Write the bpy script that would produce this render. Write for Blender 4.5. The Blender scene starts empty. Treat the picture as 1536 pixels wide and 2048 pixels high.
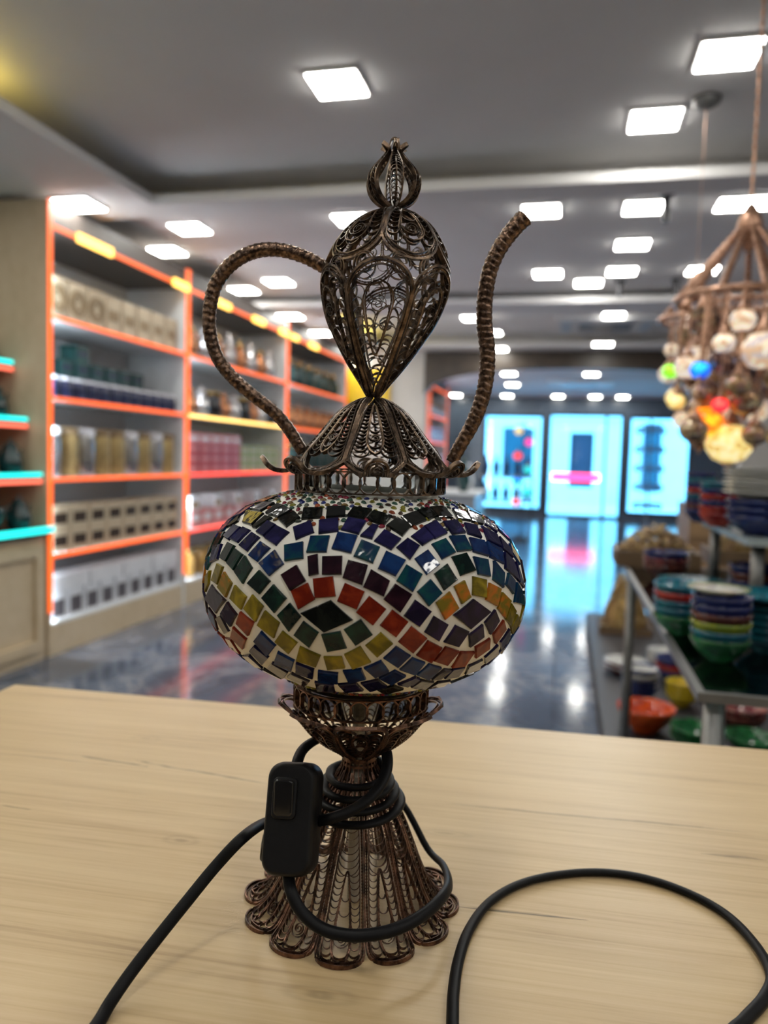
import bpy, math, random
from mathutils import Vector, Matrix
random.seed(7)
PI = math.pi
S = bpy.context.scene
COL = S.collection

# ------------------------------------------------------------------ camera
CAMZ = 1.18
YAW = math.radians(13.04)
PITCH = math.radians(4.11)
ROLL = math.radians(1.7)          # the phone was held slightly askew
FPX = 1538.0
Fh = Vector((-math.sin(YAW), math.cos(YAW), 0))
Rv = Vector((math.cos(YAW), math.sin(YAW), 0))
Zv = Vector((0, 0, 1))
CP = Vector((0, 0, CAMZ))
cam = bpy.data.cameras.new('camera')
cam.sensor_fit = 'VERTICAL'
cam.sensor_height = 36.0
cam.lens = FPX / 2048 * 36.0
cam.clip_start = 0.02
cam.dof.use_dof = True
cam.dof.focus_distance = 0.395
cam.dof.aperture_fstop = 6.6
cam.dof.aperture_blades = 0
camo = bpy.data.objects.new('camera', cam)
COL.objects.link(camo)
_u = Fh * math.sin(PITCH) + Zv * math.cos(PITCH)
_f = Fh * math.cos(PITCH) - Zv * math.sin(PITCH)
_x = Rv * math.cos(ROLL) + _u * math.sin(ROLL)
_y = _u * math.cos(ROLL) - Rv * math.sin(ROLL)
camo.matrix_world = Matrix(((_x.x, _y.x, -_f.x, CP.x), (_x.y, _y.y, -_f.y, CP.y), (_x.z, _y.z, -_f.z, CP.z), (0, 0, 0, 1)))
S.camera = camo

# ------------------------------------------------------------------ world, exposure
W = bpy.data.worlds.new('daylight')
S.world = W
W.use_nodes = True
bg = W.node_tree.nodes['Background']
bg.inputs[0].default_value = (0.15, 0.58, 1.0, 1)
bg.inputs[1].default_value = 6.8
S.view_settings.view_transform = 'Standard'
S.view_settings.look = 'None'
S.view_settings.gamma = 1
S.view_settings.use_curve_mapping = False
S.view_settings.exposure = 0.2
PANEL_STRENGTH = 39.0
SHELF_WHITE = 90.0
LED_ORANGE = 1.7
try:
    S.cycles.use_denoising = True
    S.cycles.sample_clamp_indirect = 6.0
    S.cycles.max_bounces = 8
    S.cycles.caustics_reflective = False
    S.cycles.caustics_refractive = False
except Exception:
    pass


def ray(px, py):
    a = (px - 768) / FPX
    b = -(py - 1024) / FPX
    a, b = a * math.cos(ROLL) - b * math.sin(ROLL), a * math.sin(ROLL) + b * math.cos(ROLL)
    return (Rv * a + (Fh * math.sin(PITCH) + Zv * math.cos(PITCH)) * b
            + (Fh * math.cos(PITCH) - Zv * math.sin(PITCH)))


def on_z(px, py, z):
    d = ray(px, py)
    return CP + d * ((z - CAMZ) / d.z)


def on_x(px, py, x):
    d = ray(px, py)
    return CP + d * (x / d.x)


def on_y(px, py, y):
    d = ray(px, py)
    return CP + d * (y / d.y)


# ------------------------------------------------------------------ materials
def nt(name):
    m = bpy.data.materials.new(name)
    m.use_nodes = True
    t = m.node_tree
    return m, t, t.nodes['Principled BSDF']


def lk(t, a, b):
    t.links.new(a, b)


def mat(name, col, rough=0.5, metal=0.0, var=0.12, scale=20.0, coat=0.0, spec=None, bump=0.0):
    m, t, p = nt(name)
    p.inputs['Roughness'].default_value = rough
    p.inputs['Metallic'].default_value = metal
    if coat:
        p.inputs['Coat Weight'].default_value = coat
        p.inputs['Coat Roughness'].default_value = 0.06
    if spec is not None:
        p.inputs['Specular IOR Level'].default_value = spec
    tc = t.nodes.new('ShaderNodeTexCoord')
    n = t.nodes.new('ShaderNodeTexNoise')
    n.inputs['Scale'].default_value = scale
    n.inputs['Detail'].default_value = 4
    lk(t, tc.outputs['Object'], n.inputs['Vector'])
    r = t.nodes.new('ShaderNodeValToRGB')
    r.color_ramp.elements[0].position = 0.3
    r.color_ramp.elements[1].position = 0.7
    r.color_ramp.elements[0].color = tuple(c * (1 - var) for c in col) + (1,)
    r.color_ramp.elements[1].color = tuple(min(1, c * (1 + var)) for c in col) + (1,)
    lk(t, n.outputs['Fac'], r.inputs['Fac'])
    lk(t, r.outputs['Color'], p.inputs['Base Color'])
    if bump:
        b = t.nodes.new('ShaderNodeBump')
        b.inputs['Strength'].default_value = bump
        b.inputs['Distance'].default_value = 0.002
        lk(t, n.outputs['Fac'], b.inputs['Height'])
        lk(t, b.outputs['Normal'], p.inputs['Normal'])
    return m


def emis(name, col, strength):
    m, t, p = nt(name)
    p.inputs['Base Color'].default_value = (0.03, 0.03, 0.03, 1)
    p.inputs['Emission Color'].default_value = col + (1,)
    p.inputs['Emission Strength'].default_value = strength
    return m


def two_tone(name, c1, c2, rough, metal, scale, bump=0.0, bscale=None, coat=0.0):
    m, t, p = nt(name)
    p.inputs['Roughness'].default_value = rough
    p.inputs['Metallic'].default_value = metal
    p.inputs['Coat Weight'].default_value = coat
    tc = t.nodes.new('ShaderNodeTexCoord')
    n = t.nodes.new('ShaderNodeTexNoise')
    n.inputs['Scale'].default_value = scale
    n.inputs['Detail'].default_value = 5
    lk(t, tc.outputs['Object'], n.inputs['Vector'])
    r = t.nodes.new('ShaderNodeValToRGB')
    r.color_ramp.elements[0].position = 0.38
    r.color_ramp.elements[1].position = 0.64
    r.color_ramp.elements[0].color = c1 + (1,)
    r.color_ramp.elements[1].color = c2 + (1,)
    lk(t, n.outputs['Fac'], r.inputs['Fac'])
    lk(t, r.outputs['Color'], p.inputs['Base Color'])
    if bump:
        n2 = t.nodes.new('ShaderNodeTexNoise')
        n2.inputs['Scale'].default_value = bscale or scale
        lk(t, tc.outputs['Object'], n2.inputs['Vector'])
        b = t.nodes.new('ShaderNodeBump')
        b.inputs['Strength'].default_value = bump
        b.inputs['Distance'].default_value = 0.0006
        lk(t, n2.outputs['Fac'], b.inputs['Height'])
        lk(t, b.outputs['Normal'], p.inputs['Normal'])
    return m


M = {}
M['bronze'] = two_tone('antique_bronze', (0.045, 0.030, 0.022), (0.27, 0.185, 0.125), 0.33, 0.85, 160, 0.5, 900)
M['copper'] = two_tone('antique_copper', (0.040, 0.022, 0.016), (0.25, 0.128, 0.082), 0.33, 0.85, 160, 0.5, 900)
M['bronze_thin'] = two_tone('bronze_wire', (0.045, 0.032, 0.024), (0.15, 0.108, 0.08), 0.34, 0.85, 200)
M['copper_thin'] = two_tone('copper_wire', (0.045, 0.027, 0.02), (0.18, 0.10, 0.068), 0.34, 0.85, 200)
M['handle'] = two_tone('dark_copper_scales', (0.055, 0.034, 0.025), (0.25, 0.155, 0.105), 0.30, 0.85, 420, 0.4, 900)
M['grout'] = mat('white_grout', (0.78, 0.76, 0.70), 0.6, var=0.06, scale=60, bump=0.15)
M['black_plastic'] = mat('black_plastic', (0.006, 0.006, 0.007), 0.42, var=0.15, spec=0.22, scale=300, bump=0.05)
M['black_gloss'] = mat('black_rocker', (0.008, 0.008, 0.009), 0.2, var=0.1, scale=100)
M['black_rubber'] = mat('black_cord_sheath', (0.006, 0.006, 0.007), 0.45, var=0.15, spec=0.14, scale=200)
M['rod'] = mat('pale_rod', (0.52, 0.46, 0.37), 0.4, 0.2, var=0.15, scale=120)


def glass_tile(name, c1, c2, scale=260, rough=0.06):
    m, t, p = nt(name)
    p.inputs['Roughness'].default_value = rough
    p.inputs['Specular IOR Level'].default_value = 0.24
    p.inputs['Coat Weight'].default_value = 0.0
    p.inputs['Coat Roughness'].default_value = 0.03
    tc = t.nodes.new('ShaderNodeTexCoord')
    n = t.nodes.new('ShaderNodeTexNoise')
    n.inputs['Scale'].default_value = scale * 0.35
    n.inputs['Detail'].default_value = 4
    n.inputs['Distortion'].default_value = 1.0
    lk(t, tc.outputs['Object'], n.inputs['Vector'])
    r = t.nodes.new('ShaderNodeValToRGB')
    r.color_ramp.elements[0].position = 0.42
    r.color_ramp.elements[1].position = 0.68
    r.color_ramp.elements[0].color = c1 + (1,)
    r.color_ramp.elements[1].color = c2 + (1,)
    lk(t, n.outputs['Fac'], r.inputs['Fac'])
    lk(t, r.outputs['Color'], p.inputs['Base Color'])
    n2 = t.nodes.new('ShaderNodeTexNoise')
    n2.inputs['Scale'].default_value = 130
    lk(t, tc.outputs['Object'], n2.inputs['Vector'])
    b = t.nodes.new('ShaderNodeBump')
    b.inputs['Strength'].default_value = 0.22
    b.inputs['Distance'].default_value = 0.001
    lk(t, n2.outputs['Fac'], b.inputs['Height'])
    lk(t, b.outputs['Normal'], p.inputs['Normal'])
    lk(t, b.outputs['Normal'], p.inputs['Coat Normal'])
    return m


TILE = {
    'K': glass_tile('tile_black', (0.004, 0.005, 0.005), (0.010, 0.012, 0.010)),
    'N': glass_tile('tile_indigo', (0.006, 0.006, 0.030), (0.016, 0.014, 0.070)),
    'B': glass_tile('tile_blue', (0.004, 0.012, 0.060), (0.008, 0.035, 0.130)),
    'T': glass_tile('tile_teal', (0.003, 0.018, 0.060), (0.006, 0.060, 0.062)),
    'G': glass_tile('tile_green', (0.003, 0.009, 0.009), (0.006, 0.030, 0.020)),
    'P': glass_tile('tile_plum', (0.010, 0.004, 0.008), (0.028, 0.009, 0.016)),
    'D': glass_tile('tile_violet', (0.008, 0.005, 0.018), (0.018, 0.009, 0.040)),
    'R': glass_tile('tile_red', (0.120, 0.012, 0.006), (0.24, 0.030, 0.010)),
    'Y': glass_tile('tile_olive', (0.110, 0.085, 0.006), (0.27, 0.20, 0.012)),
    'O': glass_tile('tile_amber', (0.16, 0.12, 0.010), (0.50, 0.12, 0.012)),
    'S': glass_tile('tile_navy_sheen', (0.020, 0.018, 0.028), (0.045, 0.040, 0.055)),  # navy glass seen at grazing angles, its grey reflection put into the colour
}
BEAD = [glass_tile('bead_%d' % i, tuple(c * 0.6 for c in col), col, 600) for i, col in enumerate([
    (0.05, 0.03, 0.02), (0.22, 0.20, 0.02), (0.30, 0.06, 0.02), (0.02, 0.03, 0.16),
    (0.03, 0.09, 0.06), (0.20, 0.01, 0.03), (0.16, 0.10, 0.03), (0.06, 0.07, 0.06)])]

# clear glass
def clear_glass(name, tint=(1, 1, 1), rough=0.02):
    m = bpy.data.materials.new(name)
    m.use_nodes = True
    t = m.node_tree
    t.nodes.clear()
    o = t.nodes.new('ShaderNodeOutputMaterial')
    mix = t.nodes.new('ShaderNodeMixShader')
    tr = t.nodes.new('ShaderNodeBsdfTransparent')
    tr.inputs[0].default_value = tint + (1,)
    gl = t.nodes.new('ShaderNodeBsdfGlossy')
    gl.inputs['Roughness'].default_value = rough
    fr = t.nodes.new('ShaderNodeFresnel')
    fr.inputs[0].default_value = 1.5
    lk(t, fr.outputs[0], mix.inputs[0])
    lk(t, tr.outputs[0], mix.inputs[1])
    lk(t, gl.outputs[0], mix.inputs[2])
    lk(t, mix.outputs[0], o.inputs[0])
    return m


M['glass'] = clear_glass('clear_glass', (0.93, 0.97, 0.97))
M['shelf_glass'] = clear_glass('shelf_glass', (0.55, 0.66, 0.66), 0.06)

# room
M['ceiling'] = mat('ceiling_paint', (0.80, 0.79, 0.79), 0.9, var=0.02, scale=3)
M['wall'] = mat('wall_paint', (0.62, 0.60, 0.56), 0.85, var=0.03, scale=4)
M['beam'] = mat('dark_beam_wood', (0.045, 0.032, 0.022), 0.4, var=0.25, scale=8)


def wood(name, c_dark, c_mid, c_light, sx, sy, rough, cracks=(), knots=()):
    m, t, p = nt(name)
    p.inputs['Roughness'].default_value = rough
    tc = t.nodes.new('ShaderNodeTexCoord')
    mp = t.nodes.new('ShaderNodeMapping')
    mp.inputs['Scale'].default_value = (sx, sy, sy)
    lk(t, tc.outputs['Object'], mp.inputs['Vector'])
    n = t.nodes.new('ShaderNodeTexNoise')
    n.inputs['Scale'].default_value = 1.0
    n.inputs['Detail'].default_value = 8
    n.inputs['Roughness'].default_value = 0.68
    n.inputs['Distortion'].default_value = 0.6
    lk(t, mp.outputs[0], n.inputs['Vector'])
    mp2 = t.nodes.new('ShaderNodeMapping')
    mp2.inputs['Scale'].default_value = (sx * 1.6, sy * 8, sy * 8)
    lk(t, tc.outputs['Object'], mp2.inputs['Vector'])
    n2 = t.nodes.new('ShaderNodeTexNoise')
    n2.inputs['Scale'].default_value = 1.0
    n2.inputs['Detail'].default_value = 5
    lk(t, mp2.outputs[0], n2.inputs['Vector'])
    r = t.nodes.new('ShaderNodeValToRGB')
    r.color_ramp.elements[0].position = 0.28
    r.color_ramp.elements[0].color = c_dark + (1,)
    r.color_ramp.elements[1].position = 0.68
    r.color_ramp.elements[1].color = c_light + (1,)
    e = r.color_ramp.elements.new(0.47)
    e.color = c_mid + (1,)
    mx = t.nodes.new('ShaderNodeMath')
    mx.operation = 'MULTIPLY_ADD'
    lk(t, n2.outputs['Fac'], mx.inputs[0])
    mx.inputs[1].default_value = 0.42
    ad = t.nodes.new('ShaderNodeMath')
    ad.operation = 'MULTIPLY'
    lk(t, n.outputs['Fac'], ad.inputs[0])
    ad.inputs[1].default_value = 0.6
    lk(t, ad.outputs[0], mx.inputs[2])
    lk(t, mx.outputs[0], r.inputs['Fac'])
    colr = r.outputs['Color']
    sep = t.nodes.new('ShaderNodeSeparateXYZ')
    lk(t, tc.outputs['Object'], sep.inputs[0])

    def math_(op, a, b):
        q = t.nodes.new('ShaderNodeMath')
        q.operation = op
        for i, v in enumerate((a, b)):
            if v is None:
                continue
            if isinstance(v, (int, float)):
                q.inputs[i].default_value = v
            else:
                lk(t, v, q.inputs[i])
        return q.outputs[0]
    wob = math_('MULTIPLY', math_('SUBTRACT', n.outputs['Fac'], 0.5), 0.02)
    total = None
    for (x0, y0, x1, y1, wd, amt) in cracks:
        sl = (y1 - y0) / (x1 - x0)
        dy = math_('ABSOLUTE', math_('ADD', math_('SUBTRACT', math_('SUBTRACT', sep.outputs['Y'], y0), math_('MULTIPLY', math_('SUBTRACT', sep.outputs['X'], x0), sl)), wob), None)
        xm, hx = (x0 + x1) / 2, abs(x1 - x0) / 2
        dx = math_('DIVIDE', math_('ABSOLUTE', math_('SUBTRACT', sep.outputs['X'], xm), None), hx)
        w_ = math_('MULTIPLY', math_('SUBTRACT', 1.0, math_('POWER', dx, 3.0)), wd)
        q = t.nodes.new('ShaderNodeMapRange')
        lk(t, dy, q.inputs[0])
        q.inputs[1].default_value = 0.0
        lk(t, math_('MAXIMUM', w_, 0.00001), q.inputs[2])
        q.inputs[3].default_value = amt
        q.inputs[4].default_value = 0.0
        inside = math_('LESS_THAN', dx, 1.0)
        v = math_('MULTIPLY', q.outputs[0], inside)
        total = v if total is None else math_('MAXIMUM', total, v)
    for (kx, ky, rx, ry, amt) in knots:
        ex = math_('POWER', math_('DIVIDE', math_('SUBTRACT', sep.outputs['X'], kx), rx), 2.0)
        ey = math_('POWER', math_('DIVIDE', math_('ADD', math_('SUBTRACT', sep.outputs['Y'], ky), wob), ry), 2.0)
        dd = math_('SQRT', math_('ADD', ex, ey), None)
        rg = math_('MULTIPLY', math_('ADD', math_('SINE', math_('MULTIPLY', dd, 14.0), None), 1.6), 0.4)
        q = math_('MULTIPLY', math_('MAXIMUM', math_('SUBTRACT', 1.0, dd), 0.0), math_('MULTIPLY', rg, amt))
        total = q if total is None else math_('MAXIMUM', total, q)
    if total is not None:
        mm = t.nodes.new('ShaderNodeMix')
        mm.data_type = 'RGBA'
        lk(t, total, mm.inputs[0])
        lk(t, colr, mm.inputs[6])
        mm.inputs[7].default_value = tuple(c * 0.22 for c in c_dark) + (1,)
        colr = mm.outputs[2]
    lk(t, colr, p.inputs['Base Color'])
    b = t.nodes.new('ShaderNodeBump')
    b.inputs['Strength'].default_value = 0.12
    b.inputs['Distance'].default_value = 0.0005
    lk(t, n2.outputs['Fac'], b.inputs['Height'])
    lk(t, b.outputs['Normal'], p.inputs['Normal'])
    return m


M['beige_wood'] = wood('beige_cabinet_wood', (0.50, 0.39, 0.25), (0.60, 0.48, 0.32), (0.66, 0.54, 0.38), 14, 2, 0.5)


def floor_mat():
    m, t, p = nt('dark_marble_floor')
    p.inputs['Roughness'].default_value = 0.11
    p.inputs['Specular IOR Level'].default_value = 0.75
    tc = t.nodes.new('ShaderNodeTexCoord')
    n = t.nodes.new('ShaderNodeTexNoise')
    n.inputs['Scale'].default_value = 1.6
    n.inputs['Detail'].default_value = 9
    n.inputs['Roughness'].default_value = 0.65
    n.inputs['Distortion'].default_value = 1.4
    lk(t, tc.outputs['Object'], n.inputs['Vector'])
    r = t.nodes.new('ShaderNodeValToRGB')
    e0, e1 = r.color_ramp.elements
    e0.position, e0.color = 0.30, (0.045, 0.060, 0.090, 1)
    e1.position, e1.color = 0.80, (0.15, 0.185, 0.25, 1)
    e = r.color_ramp.elements.new(0.5)
    e.color = (0.090, 0.115, 0.165, 1)
    e = r.color_ramp.elements.new(0.535)
    e.color = (0.24, 0.25, 0.28, 1)
    e = r.color_ramp.elements.new(0.57)
    e.color = (0.095, 0.12, 0.17, 1)
    lk(t, n.outputs['Fac'], r.inputs['Fac'])
    br = t.nodes.new('ShaderNodeTexBrick')
    br.offset = 0
    br.inputs['Scale'].default_value = 1.0
    br.inputs['Brick Width'].default_value = 0.6
    br.inputs['Row Height'].default_value = 0.6
    br.inputs['Mortar Size'].default_value = 0.003
    lk(t, tc.outputs['Object'], br.inputs['Vector'])
    mm = t.nodes.new('ShaderNodeMix')
    mm.data_type = 'RGBA'
    lk(t, br.outputs['Fac'], mm.inputs[0])
    lk(t, r.outputs['Color'], mm.inputs[6])
    mm.inputs[7].default_value = (0.015, 0.015, 0.018, 1)
    lk(t, mm.outputs[2], p.inputs['Base Color'])
    return m


M['floor'] = floor_mat()
M['panel_light'] = emis('panel_diffuser', (1.0, 0.975, 0.90), PANEL_STRENGTH)
M['cove_yellow'] = emis('cove_led', (1.0, 0.76, 0.16), 9.0)
M['led_orange'] = emis('orange_led', (1.0, 0.125, 0.007), LED_ORANGE)
M['led_red'] = emis('red_led', (1.0, 0.06, 0.03), 2.2)
M['led_yellow'] = emis('yellow_led', (1.0, 0.60, 0.16), 3.0)
M['led_cyan'] = emis('cyan_led', (0.01, 0.80, 0.72), 2.2)
M['led_coral'] = emis('coral_led', (1.0, 0.16, 0.09), 2.0)
M['led_white'] = emis('white_shelf_led', (0.78, 0.9, 1.0), SHELF_WHITE)
M['canopy_glow'] = emis('warm_glow', (1.0, 0.55, 0.09), 3.5)
M['white_metal'] = mat('white_metal', (0.75, 0.75, 0.75), 0.5, var=0.03)
M['grey_metal'] = mat('brushed_grey_metal', (0.20, 0.20, 0.20), 0.38, 0.6, var=0.1, scale=30)
M['dark_metal'] = mat('dark_metal', (0.03, 0.03, 0.035), 0.45, 0.3, var=0.1)
M['shelf_white'] = mat('pale_shelf_board', (0.72, 0.76, 0.78), 0.45, var=0.04)
M['copper_pot'] = two_tone('hammered_copper', (0.30, 0.12, 0.055), (0.62, 0.30, 0.16), 0.22, 0.95, 60)
M['brass'] = two_tone('aged_brass', (0.32, 0.20, 0.07), (0.60, 0.42, 0.18), 0.25, 0.9, 60)
M['yellow'] = mat('yellow_panel', (0.72, 0.46, 0.03), 0.5, var=0.05)
M['pink_film'] = emis('pink_film_glow', (1.0, 0.035, 0.16), 5.0)  # film band on the door; its backlit brightness is put in as glow
M['facade'] = mat('white_facade', (0.80, 0.82, 0.82), 0.8, var=0.05, scale=2)
M['pavement'] = mat('pale_pavement', (0.80, 0.80, 0.80), 0.8, var=0.05, scale=3)
M['navy_door'] = mat('dark_door_paint', (0.018, 0.022, 0.05), 0.5, var=0.1)


def cmat(name, col, rough=0.35, **k):
    if name not in M:
        M[name] = mat(name, col, rough, **k)
    return M[name]


def patterned(name, base, cols, scale, rough=0.25, metal=0.0, glow=0.0):
    """Cell pattern of several colours: glazed or mosaic surfaces."""
    m, t, p = nt(name)
    p.inputs['Roughness'].default_value = rough
    p.inputs['Metallic'].default_value = metal
    tc = t.nodes.new('ShaderNodeTexCoord')
    v = t.nodes.new('ShaderNodeTexVoronoi')
    v.inputs['Scale'].default_value = scale
    lk(t, tc.outputs['Object'], v.inputs['Vector'])
    sp = t.nodes.new('ShaderNodeSeparateColor')
    lk(t, v.outputs['Color'], sp.inputs[0])
    r = t.nodes.new('ShaderNodeValToRGB')
    r.color_ramp.interpolation = 'CONSTANT'
    allc = [base] + list(cols)
    r.color_ramp.elements[0].color = allc[0] + (1,)
    r.color_ramp.elements[1].position = 1.0 / len(allc)
    r.color_ramp.elements[1].color = allc[1] + (1,)
    for i in range(2, len(allc)):
        e = r.color_ramp.elements.new(i / len(allc))
        e.color = allc[i] + (1,)
    lk(t, sp.outputs[0], r.inputs['Fac'])
    lk(t, r.outputs['Color'], p.inputs['Base Color'])
    if glow:
        lk(t, r.outputs['Color'], p.inputs['Emission Color'])
        p.inputs['Emission Strength'].default_value = glow
    return m


# ------------------------------------------------------------------ mesh building
class MB:
    def __init__(self):
        self.v, self.f, self.m = [], [], []

    def add(self, vs, fs, mi=0):
        o = len(self.v)
        self.v.extend([tuple(x) for x in vs])
        for q in fs:
            self.f.append(tuple(o + i for i in q))
            self.m.append(mi)
        return self

    def box(self, c, s, mi=0, rz=0.0):
        x, y, z = (k / 2 for k in s)
        vs = []
        cz, sz = math.cos(rz), math.sin(rz)
        for dz in (-z, z):
            for dx, dy in ((-x, -y), (x, -y), (x, y), (-x, y)):
                vs.append((c[0] + dx * cz - dy * sz, c[1] + dx * sz + dy * cz, c[2] + dz))
        return self.add(vs, [(0, 3, 2, 1), (4, 5, 6, 7), (0, 1, 5, 4), (1, 2, 6, 5), (2, 3, 7, 6), (3, 0, 4, 7)], mi)

    def span(self, a, b, mi=0):
        return self.box([(a[i] + b[i]) / 2 for i in range(3)], [abs(b[i] - a[i]) for i in range(3)], mi)

    def lathe(self, prof, n=20, mi=0, c=(0, 0, 0), cap=True):
        vs, fs = [], []
        for r, z in prof:
            for k in range(n):
                a = 2 * PI * k / n
                vs.append((c[0] + r * math.cos(a), c[1] + r * math.sin(a), c[2] + z))
        for i in range(len(prof) - 1):
            for k in range(n):
                k2 = (k + 1) % n
                fs.append((i * n + k, i * n + k2, (i + 1) * n + k2, (i + 1) * n + k))
        if cap:
            if prof[0][0] > 1e-5:
                fs.append(tuple(reversed(range(n))))
            if prof[-1][0] > 1e-5:
                fs.append(tuple((len(prof) - 1) * n + k for k in range(n)))
        return self.add(vs, fs, mi)

    def tube(self, pts, rad, n=10, mi=0, closed=False, flat=1.0, up=None):
        """Swept oval tube along points; rad is a number or list; flat squeezes along the up direction."""
        P = [Vector(p) for p in pts]
        L = len(P)
        vs, fs = [], []
        prev = None
        for i in range(L):
            a = P[(i - 1) % L] if (closed or i > 0) else P[i]
            b = P[(i + 1) % L] if (closed or i < L - 1) else P[i]
            t = (b - a)
            t = t.normalized() if t.length > 1e-12 else Vector((0, 0, 1))
            if up is not None:
                u = Vector(up[i]) if isinstance(up, list) else Vector(up)
            elif prev is not None:
                u = prev
            else:
                u = Vector((0, 0, 1)) if abs(t.z) < 0.9 else Vector((0, 1, 0))
            u = u - t * u.dot(t)
            u = u.normalized() if u.length > 1e-9 else t.orthogonal().normalized()
            prev = u
            w = t.cross(u)
            r = rad[i] if isinstance(rad, (list, tuple)) else rad
            for k in range(n):
                an = 2 * PI * k / n
                vs.append(P[i] + w * (r * math.cos(an)) + u * (r * flat * math.sin(an)))
        for i in range(L if closed else L - 1):
            j = (i + 1) % L
            for k in range(n):
                k2 = (k + 1) % n
                fs.append((i * n + k, i * n + k2, j * n + k2, j * n + k))
        if not closed:
            fs.append(tuple(reversed(range(n))))
            fs.append(tuple((L - 1) * n + k for k in range(n)))
        return self.add(vs, fs, mi)

    def ribbon(self, pts, nrm, w, d, mi=0, closed=False, off=0.0):
        """Flat strip standing on edge: w across, d along the surface normal."""
        P = [Vector(p) for p in pts]
        N = [Vector(q) for q in nrm]
        L = len(P)
        vs, fs = [], []
        for i in range(L):
            a = P[(i - 1) % L] if (closed or i > 0) else P[i]
            b = P[(i + 1) % L] if (closed or i < L - 1) else P[i]
            t = (b - a)
            t = t.normalized() if t.length > 1e-12 else Vector((0, 0, 1))
            s = t.cross(N[i])
            s = s.normalized() if s.length > 1e-9 else t.orthogonal().normalized()
            c = P[i] + N[i] * off
            vs += [c - s * (w / 2) - N[i] * (d / 2), c + s * (w / 2) - N[i] * (d / 2),
                   c + s * (w / 2) + N[i] * (d / 2), c - s * (w / 2) + N[i] * (d / 2)]
        for i in range(L if closed else L - 1):
            j = (i + 1) % L
            for k in range(4):
                k2 = (k + 1) % 4
                fs.append((i * 4 + k, i * 4 + k2, j * 4 + k2, j * 4 + k))
        if not closed:
            fs.append((3, 2, 1, 0))
            e = (L - 1) * 4
            fs.append((e, e + 1, e + 2, e + 3))
        return self.add(vs, fs, mi)

    def mesh(self, name, mats, smooth=False):
        me = bpy.data.meshes.new(name)
        me.from_pydata(self.v, [], self.f)
        if not isinstance(mats, (list, tuple)):
            mats = [mats]
        for m in mats:
            me.materials.append(m)
        me.polygons.foreach_set('material_index', self.m)
        if smooth:
            me.polygons.foreach_set('use_smooth', [True] * len(me.polygons))
        me.update()
        return me

    def build(self, name, mats, parent=None, smooth=False, loc=(0, 0, 0), rz=0.0):
        o = bpy.data.objects.new(name, self.mesh(name, mats, smooth))
        COL.objects.link(o)
        o.location = loc
        o.rotation_euler = (0, 0, rz)
        if parent is not None:
            o.parent = parent
        return o


def tag(o, label=None, cat=None, group=None, kind=None):
    for k, v in (('label', label), ('category', cat), ('group', group), ('kind', kind)):
        if v:
            o[k] = v
    return o


def empty(name, loc=(0, 0, 0), rz=0.0, label=None, cat=None, group=None):
    o = bpy.data.objects.new(name, None)
    COL.objects.link(o)
    o.location = loc
    o.rotation_euler = (0, 0, rz)
    o.empty_display_size = 0.05
    return tag(o, label, cat, group)


def copy_tree(o, parent=None):
    c = o.copy()
    COL.objects.link(c)
    if parent is not None:
        c.parent = parent
    for ch in list(o.children):
        copy_tree(ch, c)
    return c


def struct(o):
    o['kind'] = 'structure'
    return o


ORD = ['first', 'second', 'third', 'fourth', 'fifth', 'sixth', 'seventh', 'eighth', 'ninth', 'tenth', 'eleventh',
       'twelfth', 'thirteenth', 'fourteenth', 'fifteenth', 'sixteenth', 'seventeenth', 'eighteenth', 'nineteenth', 'twentieth']


def catmull(pts, per=8, closed=False):
    out = []
    n = len(pts)
    P = [Vector(p) for p in pts]
    for i in range(n if closed else n - 1):
        p0 = P[(i - 1) % n] if (closed or i > 0) else P[0] * 2 - P[1]
        p1 = P[i]
        p2 = P[(i + 1) % n]
        p3 = P[(i + 2) % n] if (closed or i + 2 < n) else P[n - 1] * 2 - P[n - 2]
        for k in range(per):
            t = k / per
            out.append(0.5 * ((2 * p1) + (p2 - p0) * t + (2 * p0 - 5 * p1 + 4 * p2 - p3) * t * t
                              + (3 * p1 - p0 - 3 * p2 + p3) * t ** 3))
    if not closed:
        out.append(P[-1])
    return out


def lerp_table(tab, x):
    tab = sorted(tab)
    if x <= tab[0][0]:
        return tab[0][1]
    for (a, b), (c, d) in zip(tab, tab[1:]):
        if x <= c:
            return b + (d - b) * (x - a) / (c - a)
    return tab[-1][1]


# ------------------------------------------------------------------ the room
LOW, HIGH = 2.55, 2.72
struct(MB().span((-3.6, -4.1, -0.1), (4.6, 17.3, 0.0)).build('floor', M['floor']))
MIDC = 2.66                                      # the middle bay of the ceiling, between two lips
TX, L1, L2, AY = -2.31, 4.0, 6.91, 9.9
N1, N2, F2 = L1 + 0.22, L2 + 0.45, AY - 0.42     # where the next bay starts; far lip of the last bay
c = MB()
c.span((-3.6, -4.1, LOW), (TX, N1, LOW + 0.05)).span((3.2, -4.1, LOW), (4.6, N1, LOW + 0.05))
c.span((TX, -4.1, LOW), (3.2, -3.0, LOW + 0.05)).span((TX, L1, LOW), (3.2, N1, LOW + 0.05))
c.span((-3.6, L2, LOW), (4.6, N2, LOW + 0.05))
c.span((-3.6, N2, LOW), (TX, 11.1, LOW + 0.05)).span((3.2, N2, LOW), (4.6, 11.1, LOW + 0.05))
c.span((TX, F2, LOW), (3.2, 11.1, LOW + 0.05))
c.span((-3.6, -4.1, HIGH), (4.6, N1 + 0.10, HIGH + 0.06)).span((-3.6, N1 + 0.10, MIDC), (4.6, L2 + 0.35, MIDC + 0.03)).span((-3.6, L2 + 0.32, HIGH), (4.6, 11.1, HIGH + 0.06))
c.span((TX - 0.34, -3.03, LOW + 0.05), (TX - 0.30, N1 + 0.1, HIGH)).span((3.2, -3.03, LOW + 0.05), (3.24, N1 + 0.1, HIGH))
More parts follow.
